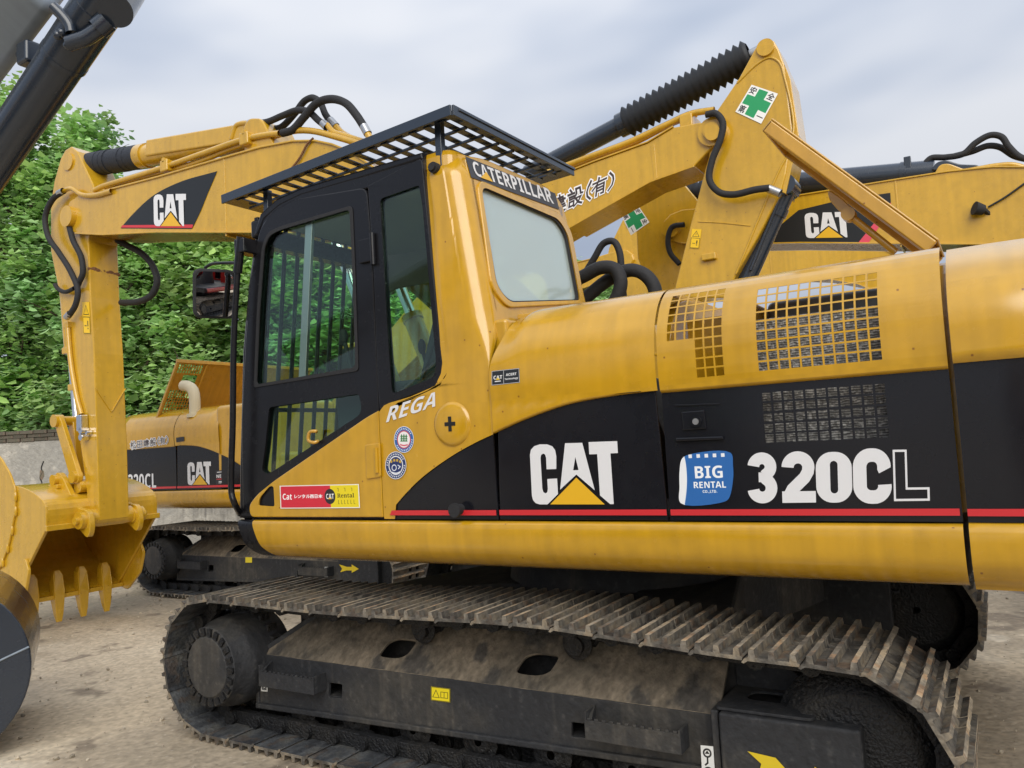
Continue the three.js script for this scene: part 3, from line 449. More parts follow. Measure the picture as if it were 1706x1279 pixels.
const lowerGrid = (() => {
  const cx = cells(lowHoles.x0, lowHoles.x1, 11, 0.0075), cy = cells(lowHoles.y0, lowHoles.y1, 5, 0.0075), xs = lines(xC + 0.004, xD - 0.007, [cx], 0.5), ys = lines(1.18, 1.684, [cy], 0.3);
  return perforated(xs, ys, (i, j) => inCells((xs[i] + xs[i + 1]) / 2, cx) >= 0 && inCells((ys[j] + ys[j + 1]) / 2, cy) >= 0, (x, y) => [x, y, ZS]);
})();
const blackFront = ext([[xB + 0.005, 1.18], [xC - 0.006, 1.18], ...archCurve.filter(([x]) => x > xB + 0.01 && x < xC - 0.01).reverse().map(([x, y]) => [x, y + 0.03])].map((p, i) => i === 1 ? [xC - 0.006, 1.18] : p), ZS - 0.012, ZS, 0.003);
const blackCabFoot = ext([...archCurve.filter(([x]) => x < xB - 0.006 && x > -0.53), [xB - 0.004, 1.18], [-0.535, 1.18]].reverse(), ZS - 0.012, ZS - 0.001, 0.002);
const skirtProf = spl([[1.172, 1.345], [1.174, 1.372], [1.166, 1.392], [1.148, 1.4], [1.1, 1.401], [1.05, 1.393], [1.01, 1.368], [0.98, 1.33], [0.962, 1.28], [0.955, 1.2]], 40);
const skirtGeo = (x0, x1, slant) => grid(30, 40, (i, j) => { const [y, z] = skirtProf[Math.round(j * 40)]; const s0 = slant ? x0 + (1.17 - y) * 0.42 + Math.pow(Math.max(0, 1.05 - y), 2) * 6 : x0; return [lerp(s0, x1, i), y, z]; });
function cwStrip(y0, y1, zf, n) {                  // counterweight: a rounded tail swept in plan
  const plan = spl([[xD + 0.008, 1], [2.05, 1], [2.25, 0.97], [2.45, 0.86], [2.62, 0.62], [2.72, 0.3], [2.75, 0], [2.72, -0.3], [2.62, -0.62], [2.45, -0.86], [2.25, -0.97], [2.05, -1], [xD + 0.008, -1]], 72);
  return grid(72, n, (i, j) => { const [x, k] = plan[Math.round(i * 72)], y = lerp(y0, y1, j), z = zf(y); return [x - (1.4 - z) * sstep(2.1, 2.6, x), y, z * k]; });
}
const cwTop = (y) => y < 1.7 ? 1.385 + 0.024 * sstep(1.685, 1.7, y) : 1.41 - 0.34 * Math.pow(Math.max(0, (y - 1.78) / 0.34), 2.6);
const cwLow = (y) => { const q = skirtProf; let b = q[0]; for (const p of q) if (Math.abs(p[0] - y) < Math.abs(b[0] - y)) b = p; return Math.max(b[1], 1.3) + 0.005; };

const c3 = crop(780, 640, 4.2625);
const LOGO = (() => {                              // letter outlines on the side plane, then set to the logo's own corner
  const raw = {
    c: [[628, 601], [628, 510], [620, 468], [600, 440], [562, 426], [510, 426], [470, 440], [448, 465], [441, 500], [455, 790], [463, 822], [482, 843], [510, 852], [566, 852], [640, 778], [634, 668], [564, 672], [568, 742], [564, 766], [550, 774], [536, 764], [529, 740], [516, 522], [521, 500], [535, 491], [549, 499], [556, 522], [559, 603]],
    a: [[690, 418], [812, 415], [901, 752], [770, 640], [655, 748]], hole: [[763, 515], [786, 608], [748, 610]],
    t: [[857, 410], [1060, 403], [1065, 488], [1012, 490], [1036, 850], [1010, 850], [938, 788], [918, 495], [862, 497]], y: [[770, 662], [972, 852], [585, 852]],
  };
  const o = {}; for (const k in raw) o[k] = z2(c3(raw[k]), ZS); const ox = Math.min(...o.c.map((p) => p[0])), oy = o.y[1][1]; o.ox = ox; o.oy = oy; o.w = Math.max(...o.t.map((p) => p[0])) - ox;
  for (const k of Object.keys(raw)) o[k] = o[k].map(([x, y]) => [x - ox, y - oy]); return o;
})();
// place(x, y) -> [x, y, z] lays the logo on a surface; it is two flat prints, white letters and a yellow triangle
function printLogo(parent, place, scale = 1, tri = M.logoYellow) {
  const lay = (pts, holes) => { const g = new THREE.ShapeGeometry(shapeOf(pts, holes)), p = g.attributes.position; for (let i = 0; i < p.count; i++) { const q = place(p.getX(i) * scale, p.getY(i) * scale); p.setXYZ(i, ...q); } g.computeVertexNormals(); return g; };
  mesh('logo_letters', [lay(LOGO.c), lay(LOGO.a, [LOGO.hole]), lay(LOGO.t)], M.white, parent); mesh('logo_triangle', lay(LOGO.y), tri, parent);
}
const DIGITS = (() => {                            // heavy numerals, drawn in the photograph's own proportions and laid on the side plane
  const g = [], arc = (cx, cy, rx, ry, a0, a1, n = 14) => Array.from({ length: n + 1 }, (_, i) => { const a = (a0 + (a1 - a0) * i / n) * Math.PI / 180; return [cx + rx * Math.cos(a), cy + ry * Math.sin(a)]; });
  const k = (pts) => pts.map(([x, y]) => [x + (y - 1165) * 0.028, y - (x - 482) * 0.013]);
  g.push(k([[531, 1031], [566, 1031], [566, 1074], [531, 1074]]), k(stroke([...arc(547, 1006, 38, 38, 185, 270, 8), ...arc(547, 1006, 38, 38, 280, 420, 10), [558, 1046]], 52)), k(stroke([[556, 1052], ...arc(547, 1100, 40, 42, -60, 90, 12), ...arc(547, 1104, 40, 38, 98, 175, 8)], 52)));
  g.push(k(stroke([...arc(707, 1010, 46, 44, 180, 360, 18), [750, 1030], [735, 1056], [680, 1108], [662, 1142]], 54)), k([[634, 1116], [783, 1116], [783, 1167], [634, 1167]]));
  const zero = [k(rr(785, 944, 945, 1169, 72, 8)), k(rr(848, 984, 882, 1128, 17, 6))];
  g.push(k(stroke([[1092, 1028], ...arc(1040, 1010, 48, 50, 10, -90, 10), ...arc(1030, 1014, 50, 54, -90, -180, 8), ...arc(1030, 1098, 50, 48, 180, 90, 8), ...arc(1042, 1098, 48, 48, 90, -8, 10)], 60)));
  const L = [k([[1128, 938], [1190, 938], [1190, 1106], [1287, 1106], [1287, 1166], [1128, 1166]]), k([[1137, 948], [1181, 948], [1181, 1116], [1277, 1116], [1277, 1156], [1137, 1156]])];
  const c = crop(1066, 400, 2.664), P = (pts) => z2(c(pts), ZS);
  return { solid: g.map(P), zero: zero.map(P), L: L.map(P) };
})();
const stickers = {};
stickers.safety = canvasMat(512, 512, (g, w) => {
  g.fillStyle = '#f2f2ee'; g.fillRect(0, 0, w, w); g.fillStyle = '#1c9a5c'; g.fillRect(w * 0.33, w * 0.05, w * 0.34, w * 0.9); g.fillRect(w * 0.05, w * 0.33, w * 0.9, w * 0.34);
  const q = 118, l = 15; brush(g, '安', 24, 24, q, l); brush(g, '全', 370, 24, q, l); brush(g, '第', 24, 370, q, l); brush(g, '一', 370, 370, q, l);
});
stickers.warn = canvasMat(128, 256, (g, w, h) => { g.fillStyle = '#f2c51a'; g.fillRect(0, 0, w, h); g.strokeStyle = '#2a2208'; g.lineWidth = 6; g.beginPath(); g.moveTo(64, 26); g.lineTo(108, 100); g.lineTo(20, 100); g.closePath(); g.stroke(); g.beginPath(); g.moveTo(64, 52); g.lineTo(64, 84); g.stroke(); g.fillStyle = '#2a2208'; g.fillRect(80, 150, 16, 44); g.fillRect(80, 204, 16, 12); g.fillRect(30, 186, 36, 8); g.strokeRect(6, 120, w - 12, h - 126); });
const textMat = (w, h, draw) => {                  // letters only: the rest of the sheet is clear
  const make = (mask) => { const c = document.createElement('canvas'); c.width = w; c.height = h; const g = c.getContext('2d'); if (mask) { g.fillStyle = '#000'; g.fillRect(0, 0, w, h); } draw(g, mask); return new THREE.CanvasTexture(c); };
  const map = make(false); map.colorSpace = THREE.SRGBColorSpace; return PM({ map, alphaMap: make(true), transparent: true, alphaTest: 0.5, roughness: 0.5 });
};
const NAMES = (str, lw) => textMat(1024, 192, (g, mask) => { const tot = [...str].reduce((a, c) => a + ('()'.includes(c) ? 0.4 : 1), 0), step = 1004 / tot; if (!mask) { g.fillStyle = '#f4f4f4'; g.fillRect(0, 0, 1024, 192); } for (const pass of mask ? [0] : [0, 1]) { let x = 10; for (const c of str) { const half = '()'.includes(c); brush(g, c, x - (half ? step * 0.25 : 0) + 6, 18, step * 0.86, pass ? lw : lw + 20, step, mask ? '#fff' : pass ? '#3a2f30' : '#f4f4f4'); x += half ? step * 0.4 : step; } } });
stickers.firm = NAMES('松田建設(有)', 17);

// one flank of the upper structure; side +1 is the cab side
const bayPlate = (x) => extX([[0.5, 1.2], [1.27, 1.2], [1.28, 1.69], ...hoodArc.filter((_, i) => i % 8 === 0).map(([y, z]) => [z - 0.1, y - 0.04]), [0.5, 2.1]], x - 0.02, x + 0.02, 0.002);
const hoodPlain = grid(8, 40, (i, j) => { const [y, z] = hoodAt(j * hoodLen); return [lerp(xC + 0.004, xD - 0.007, i), y, z]; }), doorPlain = ext([[xC + 0.004, 1.18], [xD - 0.007, 1.18], [xD - 0.007, 1.684], [xC + 0.004, 1.684]], ZS - 0.01, ZS, 0.003);
function flank(root, side, paint, grille = true) {
  const S = (g) => sided(uvm(g.clone()), side);
  const P = (n, g, m, p = root) => mesh(n, Array.isArray(g) ? g.map(S) : S(g), m, p);
  const fr = P('shoulder_panel', hoodFront, paint), rr_ = P('engine_hood_panel', [grille ? hoodRear : hoodPlain, hoodRearLip], paint);
  P('front_side_panel', blackFront, M.blackGloss); const door = P('engine_door', grille ? lowerGrid : doorPlain, M.blackGloss);
  P('side_skirt', skirtGeo(-1.52, xD - 0.008, true), paint);
  const z = ZS + 0.004, red = (a, b) => flat([[a, 1.2], [b, 1.2], [b, 1.223], [a, 1.223]], z);
  P('red_stripe', [red(xB + 0.006, xC - 0.008), red(xC + 0.008, xD - 0.014)], M.redStripe);
  P('radiator_core', [box(1.18, 1.8, 1.2, 1.93, 1.235, 1.25, 0.002), box(xC + 0.34, 1.16, 1.2, 1.93, 1.2, 1.22, 0.002)], M.core); P('radiator_tank', box(1.19, 1.79, 1.931, 2.02, 0.95, 1.08, 0.03), M.greyBlue);
  P('bulkhead', bayPlate(xC), paint); P('bulkhead', bayPlate(xD - 0.012), paint); P('engine_bay_frame', [ box(1.155, 1.185, 1.2, 2.0, 0.9, 1.24), box(xC + 0.05, xC + 0.25, 1.2, 1.98, 1.13, 1.15)], paint);
  return { front: fr, rear: rr_, door };
}
function counterweight(root, paint) {
  const c = mesh('counterweight', [cwStrip(1.69, 2.12, cwTop, 22), grid(20, 20, (i, j) => { const x = lerp(xD + 0.014, 2.6, i); return [x, 2.118, lerp(-1.07, 1.07, j) * (1 - 0.35 * sstep(2.2, 2.6, x))]; }), cwStrip(0.955, 1.18, cwLow, 14)], paint, root);
  mesh('dark_band', cwStrip(1.18, 1.69, () => 1.383, 4), M.blackGloss, c); mesh('red_stripe', cwStrip(1.2, 1.223, () => 1.387, 1), M.redStripe, c); return c;
}
function mainFrame(root) { mesh('main_frame', [box(-1.5, xD, 0.98, 1.18, -1.25, 1.25, 0.02), box(-1.3, -0.2, 1.18, 1.45, -0.35, 0.34), ext([[-0.75, 1.18], [0.55, 1.18], [0.35, 1.8], [-0.12, 1.95], [-0.3, 1.85]], -0.34, -0.29), ext([[-0.75, 1.18], [0.55, 1.18], [0.35, 1.8], [-0.12, 1.95], [-0.3, 1.85]], 0.29, 0.34)], M.under, root); }

// ------------------------------------------------------------------ boom, stick and bucket, as the working machine in the photograph holds them
const BOOM = [[-5.46, 3.86], [-5.44, 3.95], [-5.36, 4.02], [-5.22, 4.045], [-4.8, 4.0], [-4.0, 3.95], [-3.14, 3.915], [-2.72, 3.895], [-2.37, 3.855], [-2.14, 3.8], [-1.97, 3.73], [-1.79, 3.63], [-1.5, 3.4], [-0.02, 1.9], [0.02, 1.78], [-0.04, 1.66], [-0.16, 1.6], [-0.3, 1.64], [-1.5, 2.72], [-1.95, 3.0], [-2.35, 3.14], [-2.87, 3.24], [-4.03, 3.46], [-4.82, 3.585], [-5.26, 3.68], [-5.4, 3.75]];
const STICK = [[-5.4, 4.57], [-5.5, 4.56], [-5.58, 4.5], [-5.7, 4.3], [-5.77, 4.08], [-5.78, 3.62], [-5.68, 3.3], [-5.52, 2.7], [-5.42, 2.15], [-5.34, 1.8], [-5.24, 1.3], [-5.21, 1.05], [-5.16, 0.97], [-5.09, 0.96], [-5.04, 1.02], [-5.05, 1.7], [-5.08, 2.54], [-5.12, 3.07], [-5.14, 3.6], [-5.02, 4.02], [-5.05, 4.12], [-5.3, 4.5]];
function edgeStrip(pts, zw, t, out) {              // a flange plate that follows an edge
  const o = pts.map((p, i) => { const a = pts[Math.max(0, i - 1)], b = pts[Math.min(pts.length - 1, i + 1)], L = Math.hypot(b[0] - a[0], b[1] - a[1]); return [p[0] + out * -(b[1] - a[1]) / L * t, p[1] + out * (b[0] - a[0]) / L * t]; });
  const poly = [...pts, ...o.reverse()]; return ext(poly, -zw, zw, 0.003);
}
function boomSet(root, paint, { dy = 0, zc = 0 } = {}) {
  const sh = (g) => g.translate(0, dy, zc);
  const b = mesh('boom', [sh(ext(BOOM, -0.185, 0.185, 0.01)), sh(edgeStrip(BOOM.slice(4, 14), 0.2, 0.014, -1)), sh(edgeStrip(BOOM.slice(17, 25), 0.205, 0.014, -1)), sh(zcyl(-5.35, 3.86, -0.235, 0.235, 0.1)), sh(box(-3.165, -3.15, 3.27, 3.91, -0.19, 0.19, 0.003))], paint, root);
  const st = mesh('stick', [sh(ext(STICK, -0.145, 0.145, 0.01)), sh(zcyl(-5.44, 4.43, -0.16, 0.16, 0.085)), sh(zcyl(-5.12, 1.04, -0.2, 0.2, 0.08)), sh(zcyl(-5.3, 1.33, -0.19, 0.19, 0.06))], paint, root);
  return { b, st };
}
const BK = [[-5.19, 0.985], [-5.2, 1.19], [-5.32, 1.27], [-5.5, 1.335], [-5.7, 1.37], [-5.95, 1.36], [-6.2, 1.3], [-6.42, 1.15], [-6.5, 0.92], [-6.42, 0.7], [-6.22, 0.53], [-6.0, 0.4], [-5.83, 0.3]];
function bucket(root, paint, dy = 0) {
  const inner = BK.map((p, i) => { const a = BK[Math.max(0, i - 1)], b = BK[Math.min(BK.length - 1, i + 1)], L = Math.hypot(b[0] - a[0], b[1] - a[1]); return [p[0] - (b[1] - a[1]) / L * 0.024, p[1] + (b[0] - a[0]) / L * 0.024]; });
  const w = 0.535, T = (g) => g.translate(0, dy, 0);
  const bk = mesh('bucket', [T(ext([...spl(BK, 48), ...spl(inner, 48).reverse()], -w + 0.02, w - 0.02, 0.002)), ...[-1, 1].map((k) => T(ext(spl(BK, 40), k > 0 ? w - 0.03 : -w, k > 0 ? w : -w + 0.03, 0.006))), T(bar(V(-5.185, 0.99, -w - 0.01), V(-5.185, 0.99, w + 0.01), 0.05, 0.05)), T(box(-5.87, -5.77, 0.275, 0.315, -w, w, 0.006)),
    ...[-1, 1].map((k) => T(bar(V(-5.19, 1.18, k * w), V(-5.19, 0.98, k * w), 0.05, 0.045))), T(box(-5.6, -5.44, 1.32, 1.36, -0.3, 0.3, 0.01))], paint, root);
  for (const k of [-1, 1]) mesh('ear', [T(ext(roundPoly([[-5.03, 0.86], [-5.24, 1.0], [-5.56, 1.28], [-5.6, 1.42], [-5.5, 1.48], [-5.42, 1.42], [-5.2, 1.14], [-5.02, 1.12], [-4.98, 0.98]], 0.06), k * 0.235 - 0.025, k * 0.235 + 0.025, 0.006)), T(zcyl(-5.52, 1.4, k * 0.25 - 0.05, k * 0.25 + 0.05, 0.05)), T(zcyl(-5.1, 1.03, k * 0.25 - 0.055, k * 0.25 + 0.055, 0.075)), T(zcyl(-5.1, 1.03, k * 0.32 - 0.02, k * 0.32 + 0.02, 0.035))], paint, bk);
  for (let i = 0; i < 4; i++) { const z = -0.3525 + i * 0.235; mesh('tooth', [T(ext([[-0.024, 0.2], [-0.046, 0.15], [-0.05, 0.0], [-0.046, -0.05], [-0.036, -0.2], [-0.02, -0.28], [0.02, -0.28], [0.036, -0.2], [0.046, -0.05], [0.05, 0.0], [0.046, 0.15], [0.024, 0.2]], -0.05, 0.05, 0.006, [], 1).rotateY(Math.PI / 2).rotateZ(0.1).translate(-5.8, 0.34, z)), T(zcyl(-5.8, 0.29, z - 0.078, z + 0.078, 0.018, 10))], paint, bk); }
  for (const k of [-1, 1]) mesh('side_cutter', T(ext(roundPoly([[-5.5, 0.74], [-5.86, 0.36], [-5.86, 0.28], [-5.72, 0.24], [-5.5, 0.42], [-5.43, 0.62]], 0.04), k * (w + 0.014) - 0.014, k * (w + 0.014) + 0.014, 0.006)), paint, bk);
  mesh('wear_plate', [T(ext(roundPoly([[-5.66, 1.34], [-5.665, 1.15], [-5.78, 0.85], [-5.94, 0.62], [-6.3, 0.52], [-6.48, 0.9], [-6.4, 1.45], [-6.12, 1.72], [-5.92, 1.64], [-5.75, 1.48]], 0.05), w, w + 0.02, 0.006)), ...[[-5.665, 1.27], [-5.665, 1.14], [-5.73, 0.97], [-5.81, 0.81], [-5.9, 0.68]].map(([x, y]) => T(new THREE.SphereGeometry(0.028, 10, 8).scale(0.6, 1.7, 0.6).translate(x, y, w + 0.012)))], paint, bk);
  return bk;
}
function linkage(root, paint, dy = 0) {
  const T = (g) => g.translate(0, dy, 0);
  for (const k of [-1, 1]) mesh('link_arm', [T(ext(roundPoly([[-5.66, 1.98], [-5.58, 2.02], [-5.52, 1.95], [-5.24, 1.42], [-5.26, 1.36], [-5.36, 1.36], [-5.4, 1.44]], 0.05), k * 0.19 - 0.022, k * 0.19 + 0.022, 0.006)), T(zcyl(-5.6, 1.95, k * 0.2 - 0.04, k * 0.2 + 0.04, 0.06)), T(zcyl(-5.31, 1.42, k * 0.2 - 0.04, k * 0.2 + 0.04, 0.055))], paint, root);
  mesh('power_link', [T(bar(V(-5.6, 1.95, 0), V(-5.53, 1.42, 0), 0.16, 0.09, V(1, 0, 0))), T(zcyl(-5.6, 1.95, -0.2, 0.2, 0.045))], paint, root);
}
function hydraulic(root, name, a, b, split, r, mats, parent) {   // barrel from a, rod to b
  const m = a.clone().lerp(b, split); const c = mesh(name, [rod(a, m, r), rod(a.clone().lerp(b, split - 0.02), m, r * 1.12), rod(a.clone().add(V(0, 0, -r)), a.clone().add(V(0, 0, r)), r * 0.9)], mats[0], root); mesh('rod', rod(m, b, r * 0.6), mats[1], c); return c;
}

// ------------------------------------------------------------------ the excavator in front: cab, livery, arm
const main = thing('excavator', 'yellow and black excavator with slatted roof guard and blue square sticker on engine door', 'excavator', [0, 0, 0], 0);
undercarriage(main);
mainFrame(main);
const fl = flank(main, 1, M.yellow); flank(main, -1, M.yellow); counterweight(main, M.yellow);
mesh('deck_plate', [box(xB, xC - 0.01, 2.09, 2.115, 0.35, 1.12), box(xB + 0.1, xD, 2.0, 2.02, -1.12, -0.35), box(xC + 0.1, xD - 0.05, 1.3, 1.95, -0.5, 0.7, 0.05)], M.yellow, main);
{ // track prints and small marks on the side frame
  const fz = 1.284;
  const fr = main.children.find((c) => c.name === 'track_frame');
  sticker('warning_label', [[718, 1143], [750, 1147], [750, 1170], [718, 1166]], (u, v) => onZ(u, v, fz), canvasMat(128, 96, (g, w, h) => { g.fillStyle = '#f3dd14'; g.fillRect(0, 0, w, h); g.strokeStyle = '#544a0a'; g.lineWidth = 4; g.beginPath(); g.moveTo(34, 22); g.lineTo(56, 72); g.lineTo(12, 72); g.closePath(); g.stroke(); g.strokeRect(66, 30, 22, 40); g.strokeRect(88, 30, 24, 40); g.strokeRect(3, 3, w - 6, h - 6); }), fr);
  sticker('white_label', [[435, 1137], [446, 1138], [446, 1152], [435, 1151]], (u, v) => onZ(u, v, fz), canvasMat(64, 80, (g, w, h) => { g.fillStyle = '#e6e6e2'; g.fillRect(0, 0, w, h); g.strokeStyle = '#111'; g.lineWidth = 9; g.beginPath(); g.arc(32, 34, 16, Math.PI, 0.1, true); g.lineTo(48, 62); g.lineTo(16, 62); g.lineTo(16, 34); g.stroke(); }), fr);
  sticker('white_label', [[1167, 1241], [1188, 1243], [1192, 1300], [1170, 1298]], (u, v) => onZ(u, v, 1.3435), canvasMat(64, 160, (g, w, h) => { g.fillStyle = '#e6e6e2'; g.fillRect(0, 0, w, h); g.strokeStyle = '#111'; g.lineWidth = 8; g.beginPath(); g.arc(32, 34, 18, 0, 7); g.stroke(); g.beginPath(); g.moveTo(32, 52); g.lineTo(32, 80); g.lineTo(18, 92); g.stroke(); g.fillStyle = '#111'; g.beginPath(); g.moveTo(32, 22); g.lineTo(44, 38); g.lineTo(20, 38); g.fill(); g.beginPath(); g.arc(32, 122, 20, 0, 7); g.stroke(); }), fr);
  mesh('yellow_arrow', flat(z2([[1245, 1251], [1292, 1262], [1310, 1282], [1356, 1284], [1357, 1277], [1395, 1301], [1355, 1318], [1355, 1309], [1308, 1306], [1262, 1297], [1268, 1272]], 1.364), 1.364), SM({ color: lin(0.75, 0.55, 0.02), roughness: 0.6 }), fr);
}
{ // livery of the side
  const z = ZS + 0.003;
  printLogo(main, (x, y) => [x + LOGO.ox, y + LOGO.oy, z]);
  const d = fl.door;
  mesh('number_print', [...DIGITS.solid.map((p, i) => flat(p, z + 0.0006 * i)), flat(DIGITS.zero[0], z, [DIGITS.zero[1]]), flat(DIGITS.L[0], z, [DIGITS.L[1]])], M.white, d);
  const bigPx = [[1136, 764], [1148, 757], [1217, 754], [1221, 775], [1221, 800], [1214, 830], [1205, 836], [1134, 838], [1132, 810], [1132, 785]];
  const big = canvasMat(512, 512, (g, w, h) => {
    g.fillStyle = '#2466ae'; g.fillRect(0, 0, w, h); g.fillStyle = '#eef0f2'; g.beginPath(); g.moveTo(0, 0); g.lineTo(50, 40); g.quadraticCurveTo(84, 260, 18, 512); g.lineTo(0, 512); g.closePath(); g.fill();
    for (let k = 0; k < 5; k++) g.fillRect(92 + k * 84, 22, 36, 36);
    g.textAlign = 'center'; g.fillStyle = '#f4f6f8'; g.font = 'bold 176px sans-serif'; g.save(); g.translate(288, 262); g.scale(1.02, 0.95); g.fillText('BIG', 0, 0); g.restore(); g.font = 'bold 92px sans-serif'; g.save(); g.translate(288, 360); g.scale(1.0, 0.95); g.fillText('RENTAL', 0, 0); g.restore(); g.font = 'bold 38px sans-serif'; g.fillText('CO.,LTD.', 288, 408);
  });
  { const P = spl(z2(bigPx, z), 60, true), g = flat(P, z), q = g.attributes.position, a = onZ(1132, 754, z), b = onZ(1221, 838, z), uv = g.attributes.uv; for (let i = 0; i < q.count; i++) uv.setXY(i, (q.getX(i) - a.x) / (b.x - a.x), (q.getY(i) - b.y) / (a.y - b.y)); g.userData.keepUv = true; mesh('rental_sticker', g, big, d); }
  // door latch: a pressed recess with a lock and a lower ledge
  const lz = z2([[1130, 680], [1172, 678], [1176, 720], [1134, 722]], ZS), fr = (pts, z0, z1, b) => ext(z2(pts, ZS), z0, z1, b);
  mesh('latch', [fr([[1136, 686], [1174, 683], [1178, 714], [1139, 717]], ZS, ZS + 0.008, 0.004), fr([[1127, 729], [1206, 726], [1207, 732], [1128, 735]], ZS, ZS + 0.014, 0.005), fr([[1124, 674], [1200, 671], [1200, 674], [1125, 677]], ZS, ZS + 0.004, 0.002), zcyl(onZ(1161, 702, ZS).x, onZ(1161, 702, ZS).y, ZS + 0.006, ZS + 0.014, 0.022)], M.blackGloss, d);
  mesh('lock', zcyl(onZ(1161, 702, ZS).x, onZ(1161, 702, ZS).y, ZS + 0.012, ZS + 0.018, 0.012), M.steel, d);
  sticker('engine_label', [[819, 618], [865, 613], [866, 637], [819, 642]], (u, v) => { const p = onZ(u, v, 1.3955); return p; }, canvasMat(256, 128, (g, w, h) => { g.fillStyle = '#20242a'; g.fillRect(0, 0, w, h); g.strokeStyle = '#c9c9c9'; g.lineWidth = 4; g.strokeRect(3, 3, w - 6, h - 6); g.beginPath(); g.moveTo(112, 6); g.lineTo(112, 122); g.stroke(); g.fillStyle = '#f0f0f0'; g.textAlign = 'center'; g.font = 'bold 46px sans-serif'; g.fillText('CAT', 58, 78); g.fillStyle = '#e8c21a'; g.beginPath(); g.moveTo(58, 62); g.lineTo(78, 84); g.lineTo(38, 84); g.fill(); g.fillStyle = '#f0f0f0'; g.fillRect(30, 92, 56, 8); g.font = 'bold 32px sans-serif'; g.fillText('ACERT', 182, 58); g.font = 'bold 22px sans-serif'; g.fillText('Technology', 182, 92); }), fl.front);
}
// ---- cab ----
const cab = group('cab', main);
{
  const yellow = M.yellow, rearN = V(1, 0.16, 0).normalize(), rearP = V(0, 2.29, 0), rearX = (y) => -0.16 * (y - 2.29), onRear = (u, v, o = 0) => onPlane(u, v, rearN, rearP.clone().addScaledVector(rearN, o));
  const Z0 = 0.33;
  // rear quarter: pillar and flank below the side window, one pressed sheet with an arch over the dark panel
  const COL = [[1.18, -0.605], ...z2([[633, 686], [643, 673], [682, 662], [726, 643], [736, 622], [738, 604]], ZS).map(([x, y]) => [y, x]), [2.2, -0.247], [2.6, -0.268], [2.83, -0.3], [2.93, -0.31]];
  const colX = (y) => { const t = COL; for (let i = 1; i < t.length; i++) if (y <= t[i][0]) return lerp(t[i - 1][1], t[i][1], (y - t[i - 1][0]) / (t[i][0] - t[i - 1][0])); return -0.31; };
  const lowY = (x) => x < -0.535 ? 1.182 : archY(x);
  mesh('rear_pillar', grid(60, 170, (i, j) => {
    const xl = lerp(-0.602, xB - 0.005, i), y = lerp(lowY(xl), 2.895, j), top = sstep(2.78, 2.9, y), up = sstep(1.82, 2.12, y), x0 = Math.max(colX(y), j === 0 ? -0.602 : -9), xr = lerp(xB - 0.005, rearX(y), up), r = lerp(0.004, 0.09, up), zs = ZS + 0.006 - 0.008 * up - 0.035 * top - 0.02 * sstep(2.1, 2.9, y), L1 = xr - r - x0, L2 = r * Math.PI / 2, L3 = 0.02 * up, d = i * (L1 + L2 + L3), dip = 0.005 * sstep(0.02, 0.05, d) * sstep(0.19, 0.12, d) * up;
    if (d < L1) return [x0 + d, y, zs + dip]; if (d < L1 + L2) { const a = (d - L1) / r; return [xr - r + r * Math.sin(a) - 0.02 * top, y, zs - r + r * Math.cos(a)]; } return [xr - 0.02 * top, y, zs - r - (d - L1 - L2)];
  }), yellow, cab);
  mesh('dark_corner', blackCabFoot.clone(), M.blackGloss, cab);
  mesh('red_stripe', flat([[-0.565, 1.2], [xB - 0.006, 1.2], [xB - 0.006, 1.223], [-0.55, 1.223]], ZS + 0.011), M.redStripe, cab);
  { const p = onZ(768, 848, ZS); mesh('rubber_stop', [zcyl(p.x, p.y, ZS, ZS + 0.04, 0.024), zcyl(p.x, p.y, ZS + 0.04, ZS + 0.055, 0.032)], M.rubber, cab); }
  { const p = onZ(753, 706, ZS + 0.01), dome = lathe([[0, 0.018], [0.05, 0.017], [0.085, 0.012], [0.1, 0.004], [0.104, -0.01]], 40).rotateX(Math.PI / 2).translate(p.x, p.y, ZS + 0.008); const f = mesh('round_cover', dome, yellow, main); mesh('slot', [box(p.x - 0.03, p.x + 0.03, p.y - 0.009, p.y + 0.009, ZS + 0.024, ZS + 0.028, 0.002), box(p.x - 0.009, p.x + 0.009, p.y - 0.034, p.y + 0.034, ZS + 0.0245, ZS + 0.0285, 0.002)], M.dark, f); }
  mesh('cowl', box(-0.16, 0.1, 1.7, 2.075, 1.15, 1.3, 0.02), yellow, cab);
  // lettering on the flank
  { const w0 = font.generateShapes('REGA', 100).map((sh) => sh), gs = w0.map((sh) => new THREE.ShapeGeometry(sh)), bb = new THREE.Box3(); gs.forEach((g) => { g.computeBoundingBox(); bb.union(g.boundingBox); });
    for (const g of gs) { const p = g.attributes.position; for (let i = 0; i < p.count; i++) { const a = (p.getX(i) - bb.min.x) / (bb.max.x - bb.min.x), b = (p.getY(i) - bb.min.y) / (bb.max.y - bb.min.y), u = 643 + a * 82 + b * 7.5, v = 704 - a * 27 - b * 27; const q = onZ(u, v, ZS + 0.0095); p.setXYZ(i, q.x, q.y, q.z); } g.computeVertexNormals(); }
    mesh('white_lettering', gs, M.white, cab); }
  const ring = (c1, c2, c3, inner) => canvasMat(256, 256, (g) => { const disc = (r, c) => { g.fillStyle = c; g.beginPath(); g.arc(128, 128, r, 0, 7); g.fill(); }; disc(128, '#f2f2f2'); disc(122, c1); disc(88, c2); disc(78, c3); g.strokeStyle = '#f4f4f4'; g.lineWidth = 9; for (let k = 0; k < 30; k++) { if (k % 15 > 12) continue; const a = k / 30 * 6.283; g.beginPath(); g.moveTo(128 + 98 * Math.cos(a), 128 + 98 * Math.sin(a)); g.lineTo(128 + 112 * Math.cos(a + 0.05), 128 + 112 * Math.sin(a + 0.05)); g.stroke(); } inner(g); });
